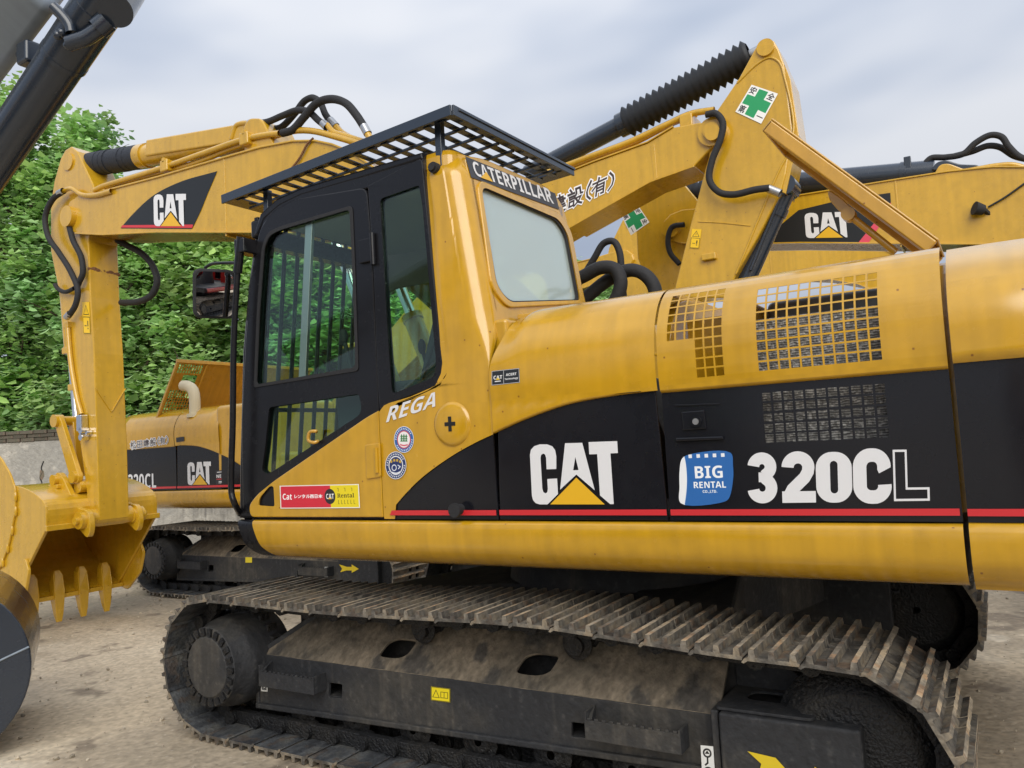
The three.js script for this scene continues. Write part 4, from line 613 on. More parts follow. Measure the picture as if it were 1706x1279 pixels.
  discSticker('round_sticker', [673, 732], 16.5, 22, (u, v) => onZ(u, v, ZS + 0.0095), ring('#2a62a8', '#c8404a', '#f0ecec', (g) => { for (const [x, k] of [[98, 0.8], [128, 1], [158, 0.8]]) { g.fillStyle = '#2c7a3c'; for (let q = 0; q < 3; q++) { g.beginPath(); g.moveTo(x, 70 + q * 22 + 16 * (1 - k)); g.lineTo(x - 17, 104 + q * 22); g.lineTo(x + 17, 104 + q * 22); g.fill(); } } g.fillStyle = '#d65a6a'; for (let k = 0; k < 7; k++) { g.beginPath(); g.arc(86 + k * 14, 178 + 8 * Math.sin(k * 0.5), 8, 0, 7); g.fill(); } }), cab);
  discSticker('round_sticker', [659.5, 775], 17.5, 23, (u, v) => onZ(u, v, ZS + 0.0115), ring('#243a6e', '#f0f0f0', '#1d2f66', (g) => { g.strokeStyle = '#e8ecf4'; g.lineWidth = 9; g.beginPath(); g.arc(108, 150, 26, 0, 7); g.stroke(); g.beginPath(); g.moveTo(150, 124); g.lineTo(182, 140); g.lineTo(156, 162); g.stroke(); g.beginPath(); g.moveTo(84, 190); g.quadraticCurveTo(130, 212, 178, 186); g.stroke(); g.fillStyle = '#c9a640'; for (let k = 0; k < 4; k++) { g.save(); g.translate(72 + k * 36, 92 - 14 * Math.sin(k * 1.05)); g.rotate(-0.4 + k * 0.27); g.fillRect(-11, -11, 24, 24); g.restore(); } }), cab);

  // door: a black frame with two windows and a yellow lower panel
  const D = (pts) => z2(pts, ZS);
  const doorOut = [...roundPoly(D([[402, 852], [400, 700], [408, 560], [417, 445], [430, 376], [452, 345], [490, 321], [612, 309], [623, 443], [630, 645], [632, 684], [640, 859], [420, 859]]), [0.02, 0.3, 0.3, 0.3, 0.2, 0.2, 0.2, 0.01, 0.01, 0.01, 0.01, 0.01, 0.03])];
  const doorOut2 = roundPoly(z2([[404, 850], [402, 700], [409, 560], [419, 446], [433, 379], [455, 350], [490, 331], [611, 311], [619, 400], [630, 645], [637, 858], [420, 859]], ZS), 0.05);
  const winUp = roundPoly(D([[424, 646], [429, 520], [437, 412], [446, 388], [465, 378], [588, 342], [592, 430], [598, 618]]), [0.02, 0.1, 0.08, 0.08, 0.08, 0.03, 0.1, 0.02]), winLow = roundPoly(D([[447, 676], [600, 653], [606, 690], [448, 792], [434, 787], [440, 745]]), [0.03, 0.03, 0.05, 0.03, 0.05, 0.03]);
  const dr = mesh('door', ext(doorOut2, ZS - 0.04, ZS, 0.008, [winUp, winLow]), M.blackFrame, main);
  mesh('window_seal', [ext(winUp, ZS, ZS + 0.006, 0.002, [roundPoly(D([[428, 641], [433, 520], [441, 413], [450, 392], [467, 383], [584, 348], [588, 430], [594, 612]]), 0.03)])], M.rubber, dr);
  const pane = (pts, z, m, n, par) => mesh(n, ext(pts, z - 0.003, z + 0.003, 0), m, par);
  pane(winUp, ZS - 0.02, M.glass, 'window_pane', dr); pane(winLow, ZS - 0.02, M.glass, 'window_pane', dr);
  mesh('window_divider', [bar(onZ(517, 366, ZS - 0.03), onZ(505, 636, ZS - 0.03), 0.02, 0.05, V(1, 0, 0))], M.steel, dr);
  const low = roundPoly(D([[420, 861], [417, 842], [430, 824], [458, 801], [614, 694], [632, 684], [640, 861]]), [0.03, 0.03, 0.05, 0.05, 0.06, 0.005, 0.005]);
  const lowHole = roundPoly(D([[432, 843], [434, 828], [452, 807], [460, 808], [462, 845]]), [0.02, 0.04, 0.03, 0.02, 0.02]);
  const dp = mesh('lower_panel', ext(low, ZS - 0.006, ZS + 0.012, 0.006, [lowHole]), yellow, dr);
  mesh('pull_recess', ext(lowHole, ZS - 0.03, ZS - 0.007, 0.002), M.blackFrame, dr);
  mesh('hinge_plate', [ext(roundPoly(D([[613, 740], [637, 737], [639, 794], [615, 798]]), 0.012), ZS + 0.01, ZS + 0.022, 0.006), zcyl(0, 0, -0.06, 0.06, 0.009).rotateX(Math.PI / 2).translate(onZ(633, 766, ZS).x, onZ(633, 766, ZS).y, ZS + 0.026)], yellow, dr);
  { const a = onZ(606, 400, ZS), b = onZ(611, 438, ZS); mesh('hinge', [box(a.x - 0.02, b.x + 0.06, b.y, a.y, ZS - 0.002, ZS + 0.018, 0.004), rod(V(b.x + 0.055, b.y - 0.02, ZS + 0.014), V(b.x + 0.055, a.y + 0.02, ZS + 0.014), 0.014)], M.blackFrame, dr); }
  { const P = (u, v, o) => onZ(u, v, ZS + o); mesh('door_handle', tube([P(527, 719, 0.004), P(526, 718, 0.03), P(516, 720, 0.034), P(514, 733, 0.034), P(524, 737, 0.034), P(529, 735, 0.02), P(529, 736, 0.002)], 0.009, 5), M.yellowOld, dr); }
  sticker('rental_sticker', [[466, 809], [598, 806], [600, 846], [467.5, 847]], (u, v) => onZ(u, v, ZS + 0.0155), canvasMat(1024, 320, (g, w, h) => {
    g.fillStyle = '#f4f1e6'; g.fillRect(0, 0, w, h); g.fillStyle = '#d8283c'; g.fillRect(12, 12, w * 0.64, h - 24); g.fillStyle = '#f0da1a'; g.fillRect(12 + w * 0.64, 12, w * 0.36 - 24, h - 24);
    g.fillStyle = '#fff'; g.font = 'bold 104px sans-serif'; g.save(); g.translate(32, 196); g.scale(0.78, 1.1); g.fillText('Cat', 0, 0); g.restore(); brush(g, 'レンタル西日本', 188, 128, 50, 8, 54, '#ffffff');
    g.fillStyle = '#26262a'; g.beginPath(); g.ellipse(660, 160, 68, 104, 0, 0, 7); g.fill(); g.fillStyle = '#f4f4f4'; g.font = 'bold 84px sans-serif'; g.save(); g.translate(660, 192); g.scale(0.66, 1.15); g.textAlign = 'center'; g.fillText('CAT', 0, 0); g.restore(); g.fillStyle = '#f0c01a'; g.beginPath(); g.moveTo(660, 168); g.lineTo(688, 196); g.lineTo(632, 196); g.fill();
    g.fillStyle = '#2c2408'; g.font = 'bold 78px serif'; g.save(); g.translate(750, 178); g.scale(0.82, 1); g.fillText('Rental', 0, 0); g.restore(); g.strokeStyle = '#5c5210'; g.lineWidth = 5; for (let k = 0; k < 3; k++) { g.beginPath(); g.moveTo(768 + k * 84, 50); g.lineTo(768 + k * 84, 92); g.moveTo(756 + k * 84, 50); g.lineTo(768 + k * 84, 50); g.stroke(); } for (let k = 0; k < 6; k++) { g.beginPath(); g.moveTo(764 + k * 38, 212); g.lineTo(764 + k * 38, 262); g.lineTo(776 + k * 38, 262); g.stroke(); }
  }), dr);
  mesh('side_header', ext(z2([[432, 384], [437, 366], [456, 345], [500, 319], [612, 291], [704, 263], [705, 300], [612, 313], [490, 335], [456, 354], [438, 384]].reverse(), ZS), ZS - 0.05, ZS - 0.006, 0.006), M.blackFrame, cab);
  // fixed side window behind the door
  const qOut = roundPoly(D([[613, 309], [704, 262], [708, 310], [738, 610], [733, 642], [660, 668], [633, 684], [630, 645], [622, 440]]), [0.005, 0.03, 0.1, 0.1, 0.05, 0.05, 0.005, 0.1, 0.1]), qIn = roundPoly(D([[632, 330], [700, 306], [706, 340], [729, 606], [725, 630], [660, 656], [652, 655], [645, 560]]), [0.03, 0.02, 0.1, 0.08, 0.04, 0.03, 0.02, 0.1]);
  const q = mesh('quarter_window', ext(qOut, ZS - 0.03, ZS + 0.003, 0.006, [qIn]), M.blackFrame, main); pane(qIn, ZS - 0.012, M.glass, 'window_pane', q);
  // roof edge rail and front post in black
  mesh('roof_rail', [ext([...z2([[428, 392], [440, 364], [465, 343], [500, 326], [600, 297], [704, 264]], ZS), ...z2([[702, 252], [600, 282], [500, 312], [460, 330], [432, 356], [421, 392]], ZS)].map((p) => p), ZS - 0.06, ZS - 0.004, 0.012)], M.blackFrame, cab);
  mesh('front_post', [ext([[-1.66, 1.18], [-1.645, 1.45], [-1.59, 2.1], [-1.53, 2.45], [-1.47, 2.68], [-1.4, 2.68], [-1.46, 2.4], [-1.53, 2.0], [-1.58, 1.5], [-1.55, 1.18]].reverse(), ZS - 0.1, ZS - 0.004, 0.015), ext([[-1.66, 1.18], [-1.645, 1.45], [-1.59, 2.1], [-1.53, 2.45], [-1.47, 2.68], [-1.4, 2.68], [-1.46, 2.4], [-1.53, 2.0], [-1.58, 1.5], [-1.55, 1.18]].reverse(), Z0, Z0 + 0.07, 0.015), extX([[Z0, 2.66], [ZS - 0.03, 2.66], [ZS - 0.03, 2.76], [Z0, 2.76]], -1.47, -1.36, 0.02)], M.blackFrame, cab);
  mesh('cab_foot', grid(20, 24, (i, j) => { const [y, z] = skirtProf[Math.round(j * 40)] ?? skirtProf[40], f = (1.18 - y), x1 = -1.53 + f * 0.42 + Math.pow(Math.max(0, 1.05 - y), 2) * 6; return [lerp(-1.655 + f * 0.42 + Math.pow(Math.max(0, 1.05 - y), 2) * 5, x1, i), y, z - 0.012]; }), M.blackFrame, cab);
  mesh('base_panel', [box(-1.6, 0.0, 1.16, 1.24, Z0, ZS - 0.05, 0.01), box(-1.655, -1.6, 1.17, 1.42, Z0, ZS - 0.03, 0.01)], M.blackFrame, cab);
  // roof
  const roofPlan = roundPoly([[-1.36, ZS - 0.03], [-0.13, ZS - 0.03], [-0.13, Z0], [-1.36, Z0]], [0.2, 0.08, 0.1, 0.2]);
  mesh('roof', extY(roofPlan, 2.8, 2.92, 0.035), yellow, cab); mesh('headliner', extY(roundPoly([[-1.32, ZS - 0.07], [-0.12, ZS - 0.07], [-0.12, Z0 + 0.05], [-1.32, Z0 + 0.05]], 0.1), 2.755, 2.795, 0.015), M.liner, cab);
  // rear wall with its window
  const R2 = (pts) => pts.map(([u, v]) => { const p = onRear(u, v); return [p.z, p.y]; });
  const winR = roundPoly(R2([[797, 308], [928, 364], [944, 390], [965, 502], [846, 506], [823, 478]]), [0.06, 0.05, 0.05, 0.04, 0.05, 0.08]);
  const bx = (g) => { const p = g.attributes.position; for (let i = 0; i < p.count; i++) p.setX(i, p.getX(i) + rearX(p.getY(i))); g.computeVertexNormals(); return g; };
  const rw = mesh('rear_wall', bx(extX(roundPoly([[1.275, 1.6], [1.275, 2.88], [1.1, 2.915], [0.45, 2.935], [0.29, 2.87], [0.24, 1.6]], [0.02, 0.03, 0.2, 0.1, 0.08, 0.02]), -0.03, 0, 0.006, [winR])), yellow, main);
  const frameOut = roundPoly(R2([[792, 298], [932, 356], [950, 386], [972, 506], [843, 513], [817, 482]]), [0.07, 0.06, 0.06, 0.04, 0.05, 0.09]);
  mesh('window_frame', bx(extX(frameOut, -0.005, 0.012, 0.006, [winR])), yellow, rw); mesh('window_seal', bx(extX(winR, -0.004, 0.004, 0.001, [roundPoly(R2([[800, 312], [926, 367], [941, 391], [961, 499], [848, 502], [827, 477]]), [0.06, 0.05, 0.05, 0.04, 0.05, 0.08])])), M.rubber, rw);
  mesh('rear_window', bx(extX(winR, -0.016, -0.01, 0)), M.glassDustSheen, rw);
  { const P = (u, v) => onRear(u, v, 0.004); sticker('nameplate', [[775, 260], [925, 322], [932, 349], [785, 295]], P, SM({ color: lin(0.05, 0.053, 0.062), roughness: 0.5 }), rw);
    const gs = font.generateShapes('CATERPILLAR', 100).map((sh) => new THREE.ShapeGeometry(sh)), bb = new THREE.Box3(); gs.forEach((g) => { g.computeBoundingBox(); bb.union(g.boundingBox); });
    for (const g of gs) { const p = g.attributes.position; for (let i = 0; i < p.count; i++) { const a = (p.getX(i) - bb.min.x) / (bb.max.x - bb.min.x), b = (p.getY(i) - bb.min.y) / (bb.max.y - bb.min.y), u = 785 + a * 131 + (1 - b) * 7.5, v = 267 + a * 48 + (1 - b) * 25; const q = onRear(u, v, 0.0065); p.setXYZ(i, q.x, q.y, q.z); } g.computeVertexNormals(); }
    mesh('nameplate_letters', gs, M.white, rw);
    const t = [[810, 286], [821.5, 303], [801, 295.5]].map(([u, v]) => onRear(u, v, 0.0085)), g = new THREE.BufferGeometry(); g.setAttribute('position', new THREE.Float32BufferAttribute(t.flatMap((p) => [p.x, p.y, p.z]), 3)); g.computeVertexNormals(); mesh('nameplate_triangle', g, M.logoYellow, rw); }
  { const p = onZ(727, 281, ZS - 0.03); mesh('rubber_stop', [zcyl(p.x, p.y, ZS - 0.05, ZS, 0.026), zcyl(p.x, p.y, ZS - 0.02, ZS + 0.012, 0.019, 8)], M.rubber, cab); }
  // far wall of the cab: dark frame, window and a guard of upright bars
  const fw = [[-1.62, 1.2], [-0.02, 1.2], [-0.08, 2.84], [-1.36, 2.82], [-1.5, 2.5]].map((p) => p), fh = roundPoly([[-1.5, 1.55], [-0.75, 1.55], [-0.75, 2.55], [-1.42, 2.55]], 0.12), fh2 = roundPoly([[-0.66, 1.5], [-0.16, 1.5], [-0.2, 2.5], [-0.66, 2.5]], 0.14);
  const far = mesh('far_side_frame', ext(fw.reverse(), Z0, Z0 + 0.03, 0.006, [fh, fh2]), M.liner, main); pane(fh, Z0 + 0.015, M.glass, 'window_pane', far); pane(fh2, Z0 + 0.015, M.glass, 'window_pane', far);
  const fg = mesh('front_guard', [bar(V(-1.7, 1.3, Z0 + 0.02), V(-1.7, 1.3, ZS - 0.06), 0.03, 0.03), bar(V(-1.51, 2.84, Z0 + 0.02), V(-1.51, 2.84, ZS - 0.06), 0.03, 0.03), bar(V(-1.66, 1.78, Z0 + 0.02), V(-1.66, 1.78, ZS - 0.06), 0.025, 0.025)], M.blackFrame, main);
  for (let k = 0; k < 10; k++) { const zz = Z0 + 0.06 + k * 0.1; mesh('guard_bar', rod(V(-1.7, 1.3, zz), V(-1.51, 2.84, zz), 0.013, 0.013, 8), M.blackFrame, fg); }
  mesh('windscreen', [extX([[Z0 + 0.07, 1.42], [ZS - 0.1, 1.42], [ZS - 0.1, 2.66], [Z0 + 0.07, 2.66]], -0.003, 0.003, 0).applyMatrix4(new THREE.Matrix4().makeShear(0, 0, 0, 0, 0, 0)).translate(-1.55, 0, 0)], M.glass, cab);
  // seat, consoles, levers
  const seat = mesh('operator_seat', [box(-1.0, -0.5, 1.62, 1.74, 0.62, 1.12, 0.05), ext(roundPoly([[-0.62, 1.7], [-0.45, 1.7], [-0.3, 2.3], [-0.4, 2.33]], 0.03), 0.64, 1.12, 0.03), box(-0.42, -0.32, 2.3, 2.46, 0.75, 1.0, 0.04), box(-0.95, -0.55, 1.3, 1.62, 0.7, 1.05, 0.03)], M.seat, main);
  mesh('seat_cover', [grid(14, 14, (i, j) => { const y = lerp(2.05, 2.52, j), z = lerp(0.66, 1.08, i); return [-0.285 + 0.02 * Math.sin(i * 19 + j * 7) + 0.02 * Math.sin(j * 13), y, z + 0.02 * Math.sin(j * 9)]; }), tube([V(-0.25, 2.4, 1.15), V(-0.2, 2.2, 1.0), V(-0.12, 2.0, 0.75)], 0.012), tube([V(-0.22, 2.42, 1.18), V(-0.17, 2.2, 1.03), V(-0.1, 2.0, 0.85)], 0.012)], M.vinyl, seat);
  mesh('console', [box(-1.0, -0.45, 1.6, 1.85, 0.46, 0.6, 0.03), box(-1.0, -0.45, 1.6, 1.85, 1.13, 1.27, 0.03), box(-0.2, -0.08, 1.24, 2.0, Z0 + 0.05, 1.2, 0.03)], M.seat, cab);
  for (const zz of [0.53, 1.2]) mesh('control_lever', [rod(V(-0.92, 1.85, zz), V(-0.98, 2.1, zz), 0.012), new THREE.SphereGeometry(0.03, 12, 10).scale(0.8, 1.6, 0.8).translate(-0.985, 2.12, zz)], M.rubber, cab);
  // roof guard: channel frame, cross slats, long rods, four posts
  const c = [onZ(381, 332, 1.36), onZ(752, 187, 1.37), V(-0.056, 3.06, 0.28), V(-1.66, 2.98, 0.28)], up = V(0, 1, 0);
  const rg = mesh('roof_guard', [bar(c[0], c[1], 0.1, 0.012), bar(c[0].clone().add(V(0, -0.012, 0.045)), c[1].clone().add(V(0.03, -0.012, 0.045)), 0.012, 0.05), bar(c[1], c[2], 0.1, 0.0124), bar(c[1].clone().add(V(0.036, -0.012, 0.04)), c[2].clone().add(V(0.036, -0.012, 0)), 0.012, 0.05), bar(c[2], c[3], 0.1, 0.02), bar(c[3], c[0], 0.1, 0.021)], M.cylBlack, main);
  const e = (i, j) => { const a = c[0].clone().lerp(c[1], i), b = c[3].clone().lerp(c[2], i); return a.lerp(b, j); };
  for (let k = 0; k < 17; k++) { const t = (k + 0.7) / 17.6; mesh('slat', bar(e(t, 0.02).add(V(0, -0.012, 0)), e(t, 0.98).add(V(0, -0.012, 0)), 0.04, 0.006), M.cylBlack, rg); }
  for (let k = 1; k < 8; k++) mesh('long_rod', bar(e(0.01, k / 8).add(V(0, -0.026, 0)), e(0.99, k / 8).add(V(0, -0.026, 0)), 0.014, 0.014), M.cylBlack, rg);
  for (const [i, j] of [[0.165, 0.05], [0.93, 0.045], [0.165, 0.8], [0.8, 0.8]]) { const p = e(i, j); mesh('guard_post', box(p.x - 0.018, p.x + 0.018, 2.82, p.y - 0.006, p.z - 0.018, p.z + 0.018, 0.004), M.cylBlack, rg); }
  mesh('work_lamp', [box(-1.5, -1.42, 2.72, 2.82, 1.24, 1.36, 0.015), box(-1.62, -1.5, 3.0, 3.08, 0.9, 1.02, 0.015)], M.blackFrame, cab);
  // handrail along the front post, and the mirror on it
  const hz = ZS + 0.07;
  mesh('handrail', [tube([onZ(400, 856, ZS - 0.02), onZ(390, 836, hz), onZ(386, 822, hz), onZ(388, 700, hz), onZ(390, 560, hz), onZ(397, 440, hz), onZ(400, 410, hz)], 0.017, 8), box(-1.52, -1.44, 2.62, 2.7, ZS - 0.06, hz + 0.02, 0.008), rod(onZ(402, 395, hz), onZ(396, 455, hz), 0.024), tube([onZ(398, 438, hz), onZ(375, 438, hz), onZ(352, 440, hz), onZ(342, 446, hz)], 0.009, 6)], M.blackFrame, cab);
  { const mc = onZ(358, 490, hz), g0 = group('mirror', main); g0.position.copy(mc); g0.rotation.set(0.17, Math.atan2(0.86, 0.5), 0, 'YXZ');
    mesh('housing', ext(roundPoly([[-0.112, -0.135], [0.112, -0.135], [0.112, 0.14], [-0.112, 0.14]], 0.045), -0.04, 0.006, 0.012), M.rubber, g0); mesh('mirror_glass', grid(16, 16, (i, j) => { const x = (i - 0.5) * 0.196, y = (j - 0.5) * 0.246, k = 1 - 0.12 * Math.pow(Math.abs(2 * i - 1), 6) * Math.pow(Math.abs(2 * j - 1), 6); return [x * k, y * k, 0.011 - 0.1 * (x * x + y * y)]; }), M.mirror, g0); }
}
{ // ---- arm ----
  const { b, st } = boomSet(main, M.yellowArm); bucket(main, M.yellowArm); linkage(main, M.yellowArm);
  // dark flash with the logo on the boom
  const bz = 0.189, flash = spl(z2([[201, 380], [222, 356], [255, 326], [300, 303], [362, 285]], bz), 30), flash2 = spl(z2([[362, 285], [347, 320], [334, 352], [320, 381]], bz), 20);
  mesh('dark_flash', flat([...flash, ...flash2.slice(1)], bz), M.blackDecal, b);
  mesh('flash_stripe', flat(z2([[204, 375], [322, 374], [320.5, 379.5], [201.5, 379]], bz + 0.002), bz + 0.002), M.redStripe, b);
  { const p = onZ(257.5, 377, bz), k = (onZ(312, 377, bz).x - p.x) / LOGO.w; printLogo(b, (x, y) => [p.x + x, p.y - x * 0.19 + y * 1.02, bz + 0.004], k); }
  sticker('warning_label', [[137, 503], [149, 503], [151, 557], [139, 556]], (u, v) => onZ(u, v, 0.149), stickers.warn, st);
  { const q = (u, v) => onX(u, v, -5.135 + (480 - v) * 0.0); const g = []; const R = rng(3); for (let k = 0; k < 9; k++) g.push(new THREE.SphereGeometry(0.02 + 0.014 * R(), 8, 6).scale(0.35, 0.8, 1.3).translate(-5.137, 3.335 + 0.02 * (R() - 0.5), -0.13 + k * 0.032)); mesh('rust_band', g, M.rust, st); }
  mesh('weld_bead', [bar(V(-5.062, 2.22, 0.145), V(-5.058, 2.0, 0), 0.012, 0.008), bar(V(-5.062, 2.22, -0.145), V(-5.058, 2.0, 0), 0.012, 0.008)], M.yellowArm, st);
  // stick cylinder over the boom, its rod wrapped in black cloth
  const a = V(-2.86, 4.06, 0), e = V(-5.44, 4.43, 0), m = a.clone().lerp(e, 0.64), m2 = a.clone().lerp(e, 0.96);
  const cyl = mesh('stick_cylinder', [rod(a, m, 0.1), rod(a.clone().lerp(e, 0.6), m, 0.112), bar(a.clone().lerp(e, 0.02).add(V(0, 0.03, 0.03)), a.clone().lerp(e, 0.56).add(V(0, 0.03, 0.03)), 0.15, 0.15), ext(roundPoly([[-2.95, 3.86], [-2.6, 3.86], [-2.75, 4.14], [-2.9, 4.18], [-2.98, 4.1]], 0.05), -0.15, 0.15, 0.01)], M.yellowArm, main);
  const wrap = []; for (let k = 0; k < 11; k++) { const p0 = m.clone().lerp(m2, k / 11), p1 = m.clone().lerp(m2, (k + 1.15) / 11); wrap.push(rod(p0, p1, 0.108 + 0.007 * hash(k, 1, 4), 0.106 + 0.007 * hash(k, 2, 4))); } mesh('cloth_wrap', wrap, M.sleeve, cyl); mesh('rod', rod(m2, e, 0.05), M.chrome, cyl);
  hydraulic(main, 'bucket_cylinder', V(-5.83, 3.75, 0), V(-5.62, 1.96, 0), 0.62, 0.065, [M.yellowArm, M.chrome]);
  for (const k of [-1, 1]) hydraulic(main, 'boom_cylinder', V(-1.15, 1.2, 0.27 * k), V(-2.05, 3.35, 0.27 * k), 0.6, 0.07, [M.yellowArm, M.chrome]);
  // hard lines along the boom
  const T = (z, l) => l.map(([u, v]) => onZ(u, v, z));
  mesh('hard_line', [tube(T(0.16, [[158, 317], [172, 310], [178, 308], [260, 283], [340, 255], [400, 234], [440, 225], [466, 222]]), 0.024, 6), tube(T(0.12, [[176, 312], [262, 289], [330, 270], [390, 246], [440, 232], [490, 218], [520, 218], [560, 228], [620, 246]]), 0.024, 6), tube(T(0.2, [[100, 322], [118, 314], [136, 324], [160, 325], [186, 318]]), 0.022, 6), tube(T(0.1, [[386, 232], [394, 210], [402, 206], [418, 205]]), 0.022, 6), tube(T(0.1, [[545, 208], [556, 220], [575, 226], [612, 238]]), 0.022, 6)], M.yellowArm, b);
  for (const [u, v] of [[277, 277], [410, 232]]) { const p = onZ(u, v, 0.17); mesh('pipe_clamp', [box(p.x - 0.05, p.x + 0.05, p.y - 0.05, p.y + 0.05, 0.06, 0.2, 0.012), zcyl(p.x, p.y + 0.05, 0.14, 0.2, 0.02)], M.yellowArm, b); }
  const hose = (n, z, l, r = 0.026) => mesh(n, tube(T(z, l), r, 10), M.rubber, b), fit = (z, l) => mesh('hose_fitting', tube(T(z, l), 0.031, 6), M.steel, b);
  hose('hose', 0.1, [[424, 206], [446, 203], [470, 193], [495, 184], [514, 186], [530, 200], [540, 208]]); fit(0.1, [[416, 205], [427, 206]]); fit(0.1, [[538, 205], [545, 212]]);
  hose('hose', 0.02, [[444, 214], [468, 212], [492, 188], [508, 168], [522, 163], [534, 172], [542, 190], [552, 204]]); fit(0.02, [[550, 200], [560, 211]]); mesh('hose_end', tube(T(0.02, [[559, 210], [568, 220], [580, 228]]), 0.026, 5), M.yellowArm, b);
  hose('hose', 0.14, [[470, 222], [488, 216], [506, 196], [528, 172], [552, 165], [576, 172], [594, 192], [607, 212]], 0.03); fit(0.14, [[606, 210], [613, 223]]); mesh('hose_end', tube(T(0.14, [[612, 222], [618, 234], [624, 250]]), 0.026, 5), M.yellowArm, b);
  hose('hose', 0.22, [[104, 320], [88, 332], [76, 360], [80, 392], [98, 420], [118, 452], [130, 484], [126, 508], [115, 526]]); fit(0.22, [[98, 322], [106, 318]]); fit(0.22, [[117, 522], [111, 529]]);
  hose('hose', 0.2, [[116, 378], [122, 400], [136, 430], [138, 456], [132, 470], [128, 480]]); hose('hose', 0.19, [[92, 474], [98, 482], [110, 486], [124, 480]], 0.02);
  hose('hose', -0.1, [[196, 400], [210, 408], [236, 422], [254, 442], [262, 468], [254, 490], [232, 502], [202, 504]], 0.03);
  mesh('wire', tube(T(0.2, [[522, 230], [512, 240], [500, 262], [484, 282], [462, 298]]), 0.008, 8, 6), M.rust, b);
  // pipe and valve on the stick
  mesh('stick_pipe', [tube(T(0.165, [[113, 540], [118, 600], [128, 660], [136, 690]]), 0.024, 6), ...[[114, 541], [112, 584], [122, 645]].map(([u, v]) => { const p = onZ(u, v, 0.16); return box(p.x - 0.05, p.x + 0.03, p.y - 0.03, p.y + 0.03, 0.1, 0.185, 0.008); })], M.yellowArm, st);
  { const p = onZ(138, 702, 0.18), q = onZ(141, 728, 0.18); mesh('valve', [box(p.x - 0.04, p.x + 0.04, p.y - 0.09, p.y + 0.06, 0.15, 0.22, 0.008), zcyl(q.x, q.y + 0.06, 0.15, 0.22, 0.03), zcyl(q.x, q.y, 0.15, 0.22, 0.03), zcyl(q.x + 0.06, q.y + 0.04, 0.15, 0.2, 0.02)], M.chrome, st); }
}
{ // ---- open engine hood on its prop, hoses by the boom foot ----
  const n0 = onZ(1276, 208, 0.62), n1 = onZ(1552, 411, 0.62), w = V(0, 0, -1.15), nrm = n1.clone().sub(n0).cross(w).normalize(), L = n0.distanceTo(n1), dir = n1.clone().sub(n0).normalize();
  const mk = (z0, z1, o0, o1, a = 0, b = 1) => { const A = n0.clone().lerp(n1, a), B = n0.clone().lerp(n1, b); const p = A.clone().add(B).multiplyScalar(0.5).addScaledVector(nrm, (o0 + o1) / 2); return new RoundedBoxGeometry(A.distanceTo(B), Math.abs(o1 - o0), Math.abs(z1 - z0), 2, 0.008).applyMatrix4(new THREE.Matrix4().makeBasis(dir, nrm, V(0, 0, 1).multiplyScalar(1))).translate(p.x, p.y, 0.62 + (z0 + z1) / 2); };
  const sgn = nrm.y > 0 ? 1 : -1;
  const hood = mesh('raised_hood', [mk(-0.42, 0, 0.03 * sgn, 0.04 * sgn), mk(-0.025, 0, -0.03 * sgn, 0.03 * sgn), mk(-0.42, -0.4, -0.03 * sgn, 0.03 * sgn), mk(-0.42, 0, -0.03 * sgn, 0.03 * sgn, 0, 0.02), mk(-0.2, -0.17, -0.02 * sgn, 0.03 * sgn)], M.yellowOld, main);
  mesh('hood_bracket', ext(roundPoly(z2([[1378, 314], [1402, 330], [1425, 352], [1420, 368], [1398, 352], [1380, 332]], 0.5), 0.03), 0.48, 0.5, 0.004), M.yellowOld, hood);
  mesh('hood_prop', [rod(onZ(1412, 356, 0.5), onZ(1492, 420, 0.5), 0.016), zcyl(onZ(1414, 358, 0.5).x, onZ(1414, 358, 0.5).y, 0.47, 0.53, 0.03)], M.yellowOld, hood);
  const fz = -0.1, H = (z, l, r) => mesh('boom_hose', tube(l.map(([u, v, d = 0]) => onZ(u, v, z + d)), r, 8), M.rubber, main);
  H(fz, [[940, 474], [972, 460], [1000, 446], [1024, 448], [1034, 468], [1030, 490], [1018, 512]], 0.042); H(fz - 0.1, [[960, 512], [990, 484], [1020, 462], [1050, 450], [1072, 456], [1088, 474], [1094, 500]], 0.042); H(fz - 0.2, [[962, 476], [990, 430], [1006, 405], [1022, 402], [1032, 420], [1036, 470], [1042, 515]], 0.022);
}

// ------------------------------------------------------------------ the other machines
function plainCab(root, paint) {                   // closed cab of the machines further off
  const fr = [[-1.62, 1.2], [0, 1.2], [-0.05, 2.84], [-1.32, 2.84], [-1.5, 2.5]].reverse(), w = [roundPoly([[-1.5, 1.6], [-0.8, 1.6], [-0.8, 2.7], [-1.38, 2.7]], 0.1), roundPoly([[-0.68, 1.7], [-0.3, 1.7], [-0.34, 2.7], [-0.68, 2.7]], 0.06)];
  const c = mesh('cab', [ext(fr, 1.33, 1.37, 0.01, w), ext(fr, 0.4, 0.43, 0.01, w), box(-1.6, 0, 1.16, 1.22, 0.4, 1.36), box(-1.62, -1.58, 1.2, 1.5, 0.42, 1.35)], M.blackFrame, root);
  mesh('roof', [box(-1.36, -0.04, 2.8, 2.9, 0.4, 1.37, 0.04), box(-0.09, -0.05, 1.2, 2.85, 0.4, 1.36, 0.01)], paint, c); mesh('window_pane', [ext(w[0], 1.345, 1.35, 0), ext(w[1], 1.345, 1.35, 0), ext(w[0], 0.41, 0.415, 0)], M.glass, c); mesh('seat', [box(-0.8, -0.35, 1.5, 1.7, 0.65, 1.1, 0.05), box(-0.42, -0.3, 1.6, 2.3, 0.65, 1.1, 0.05)], M.seat, c);
}
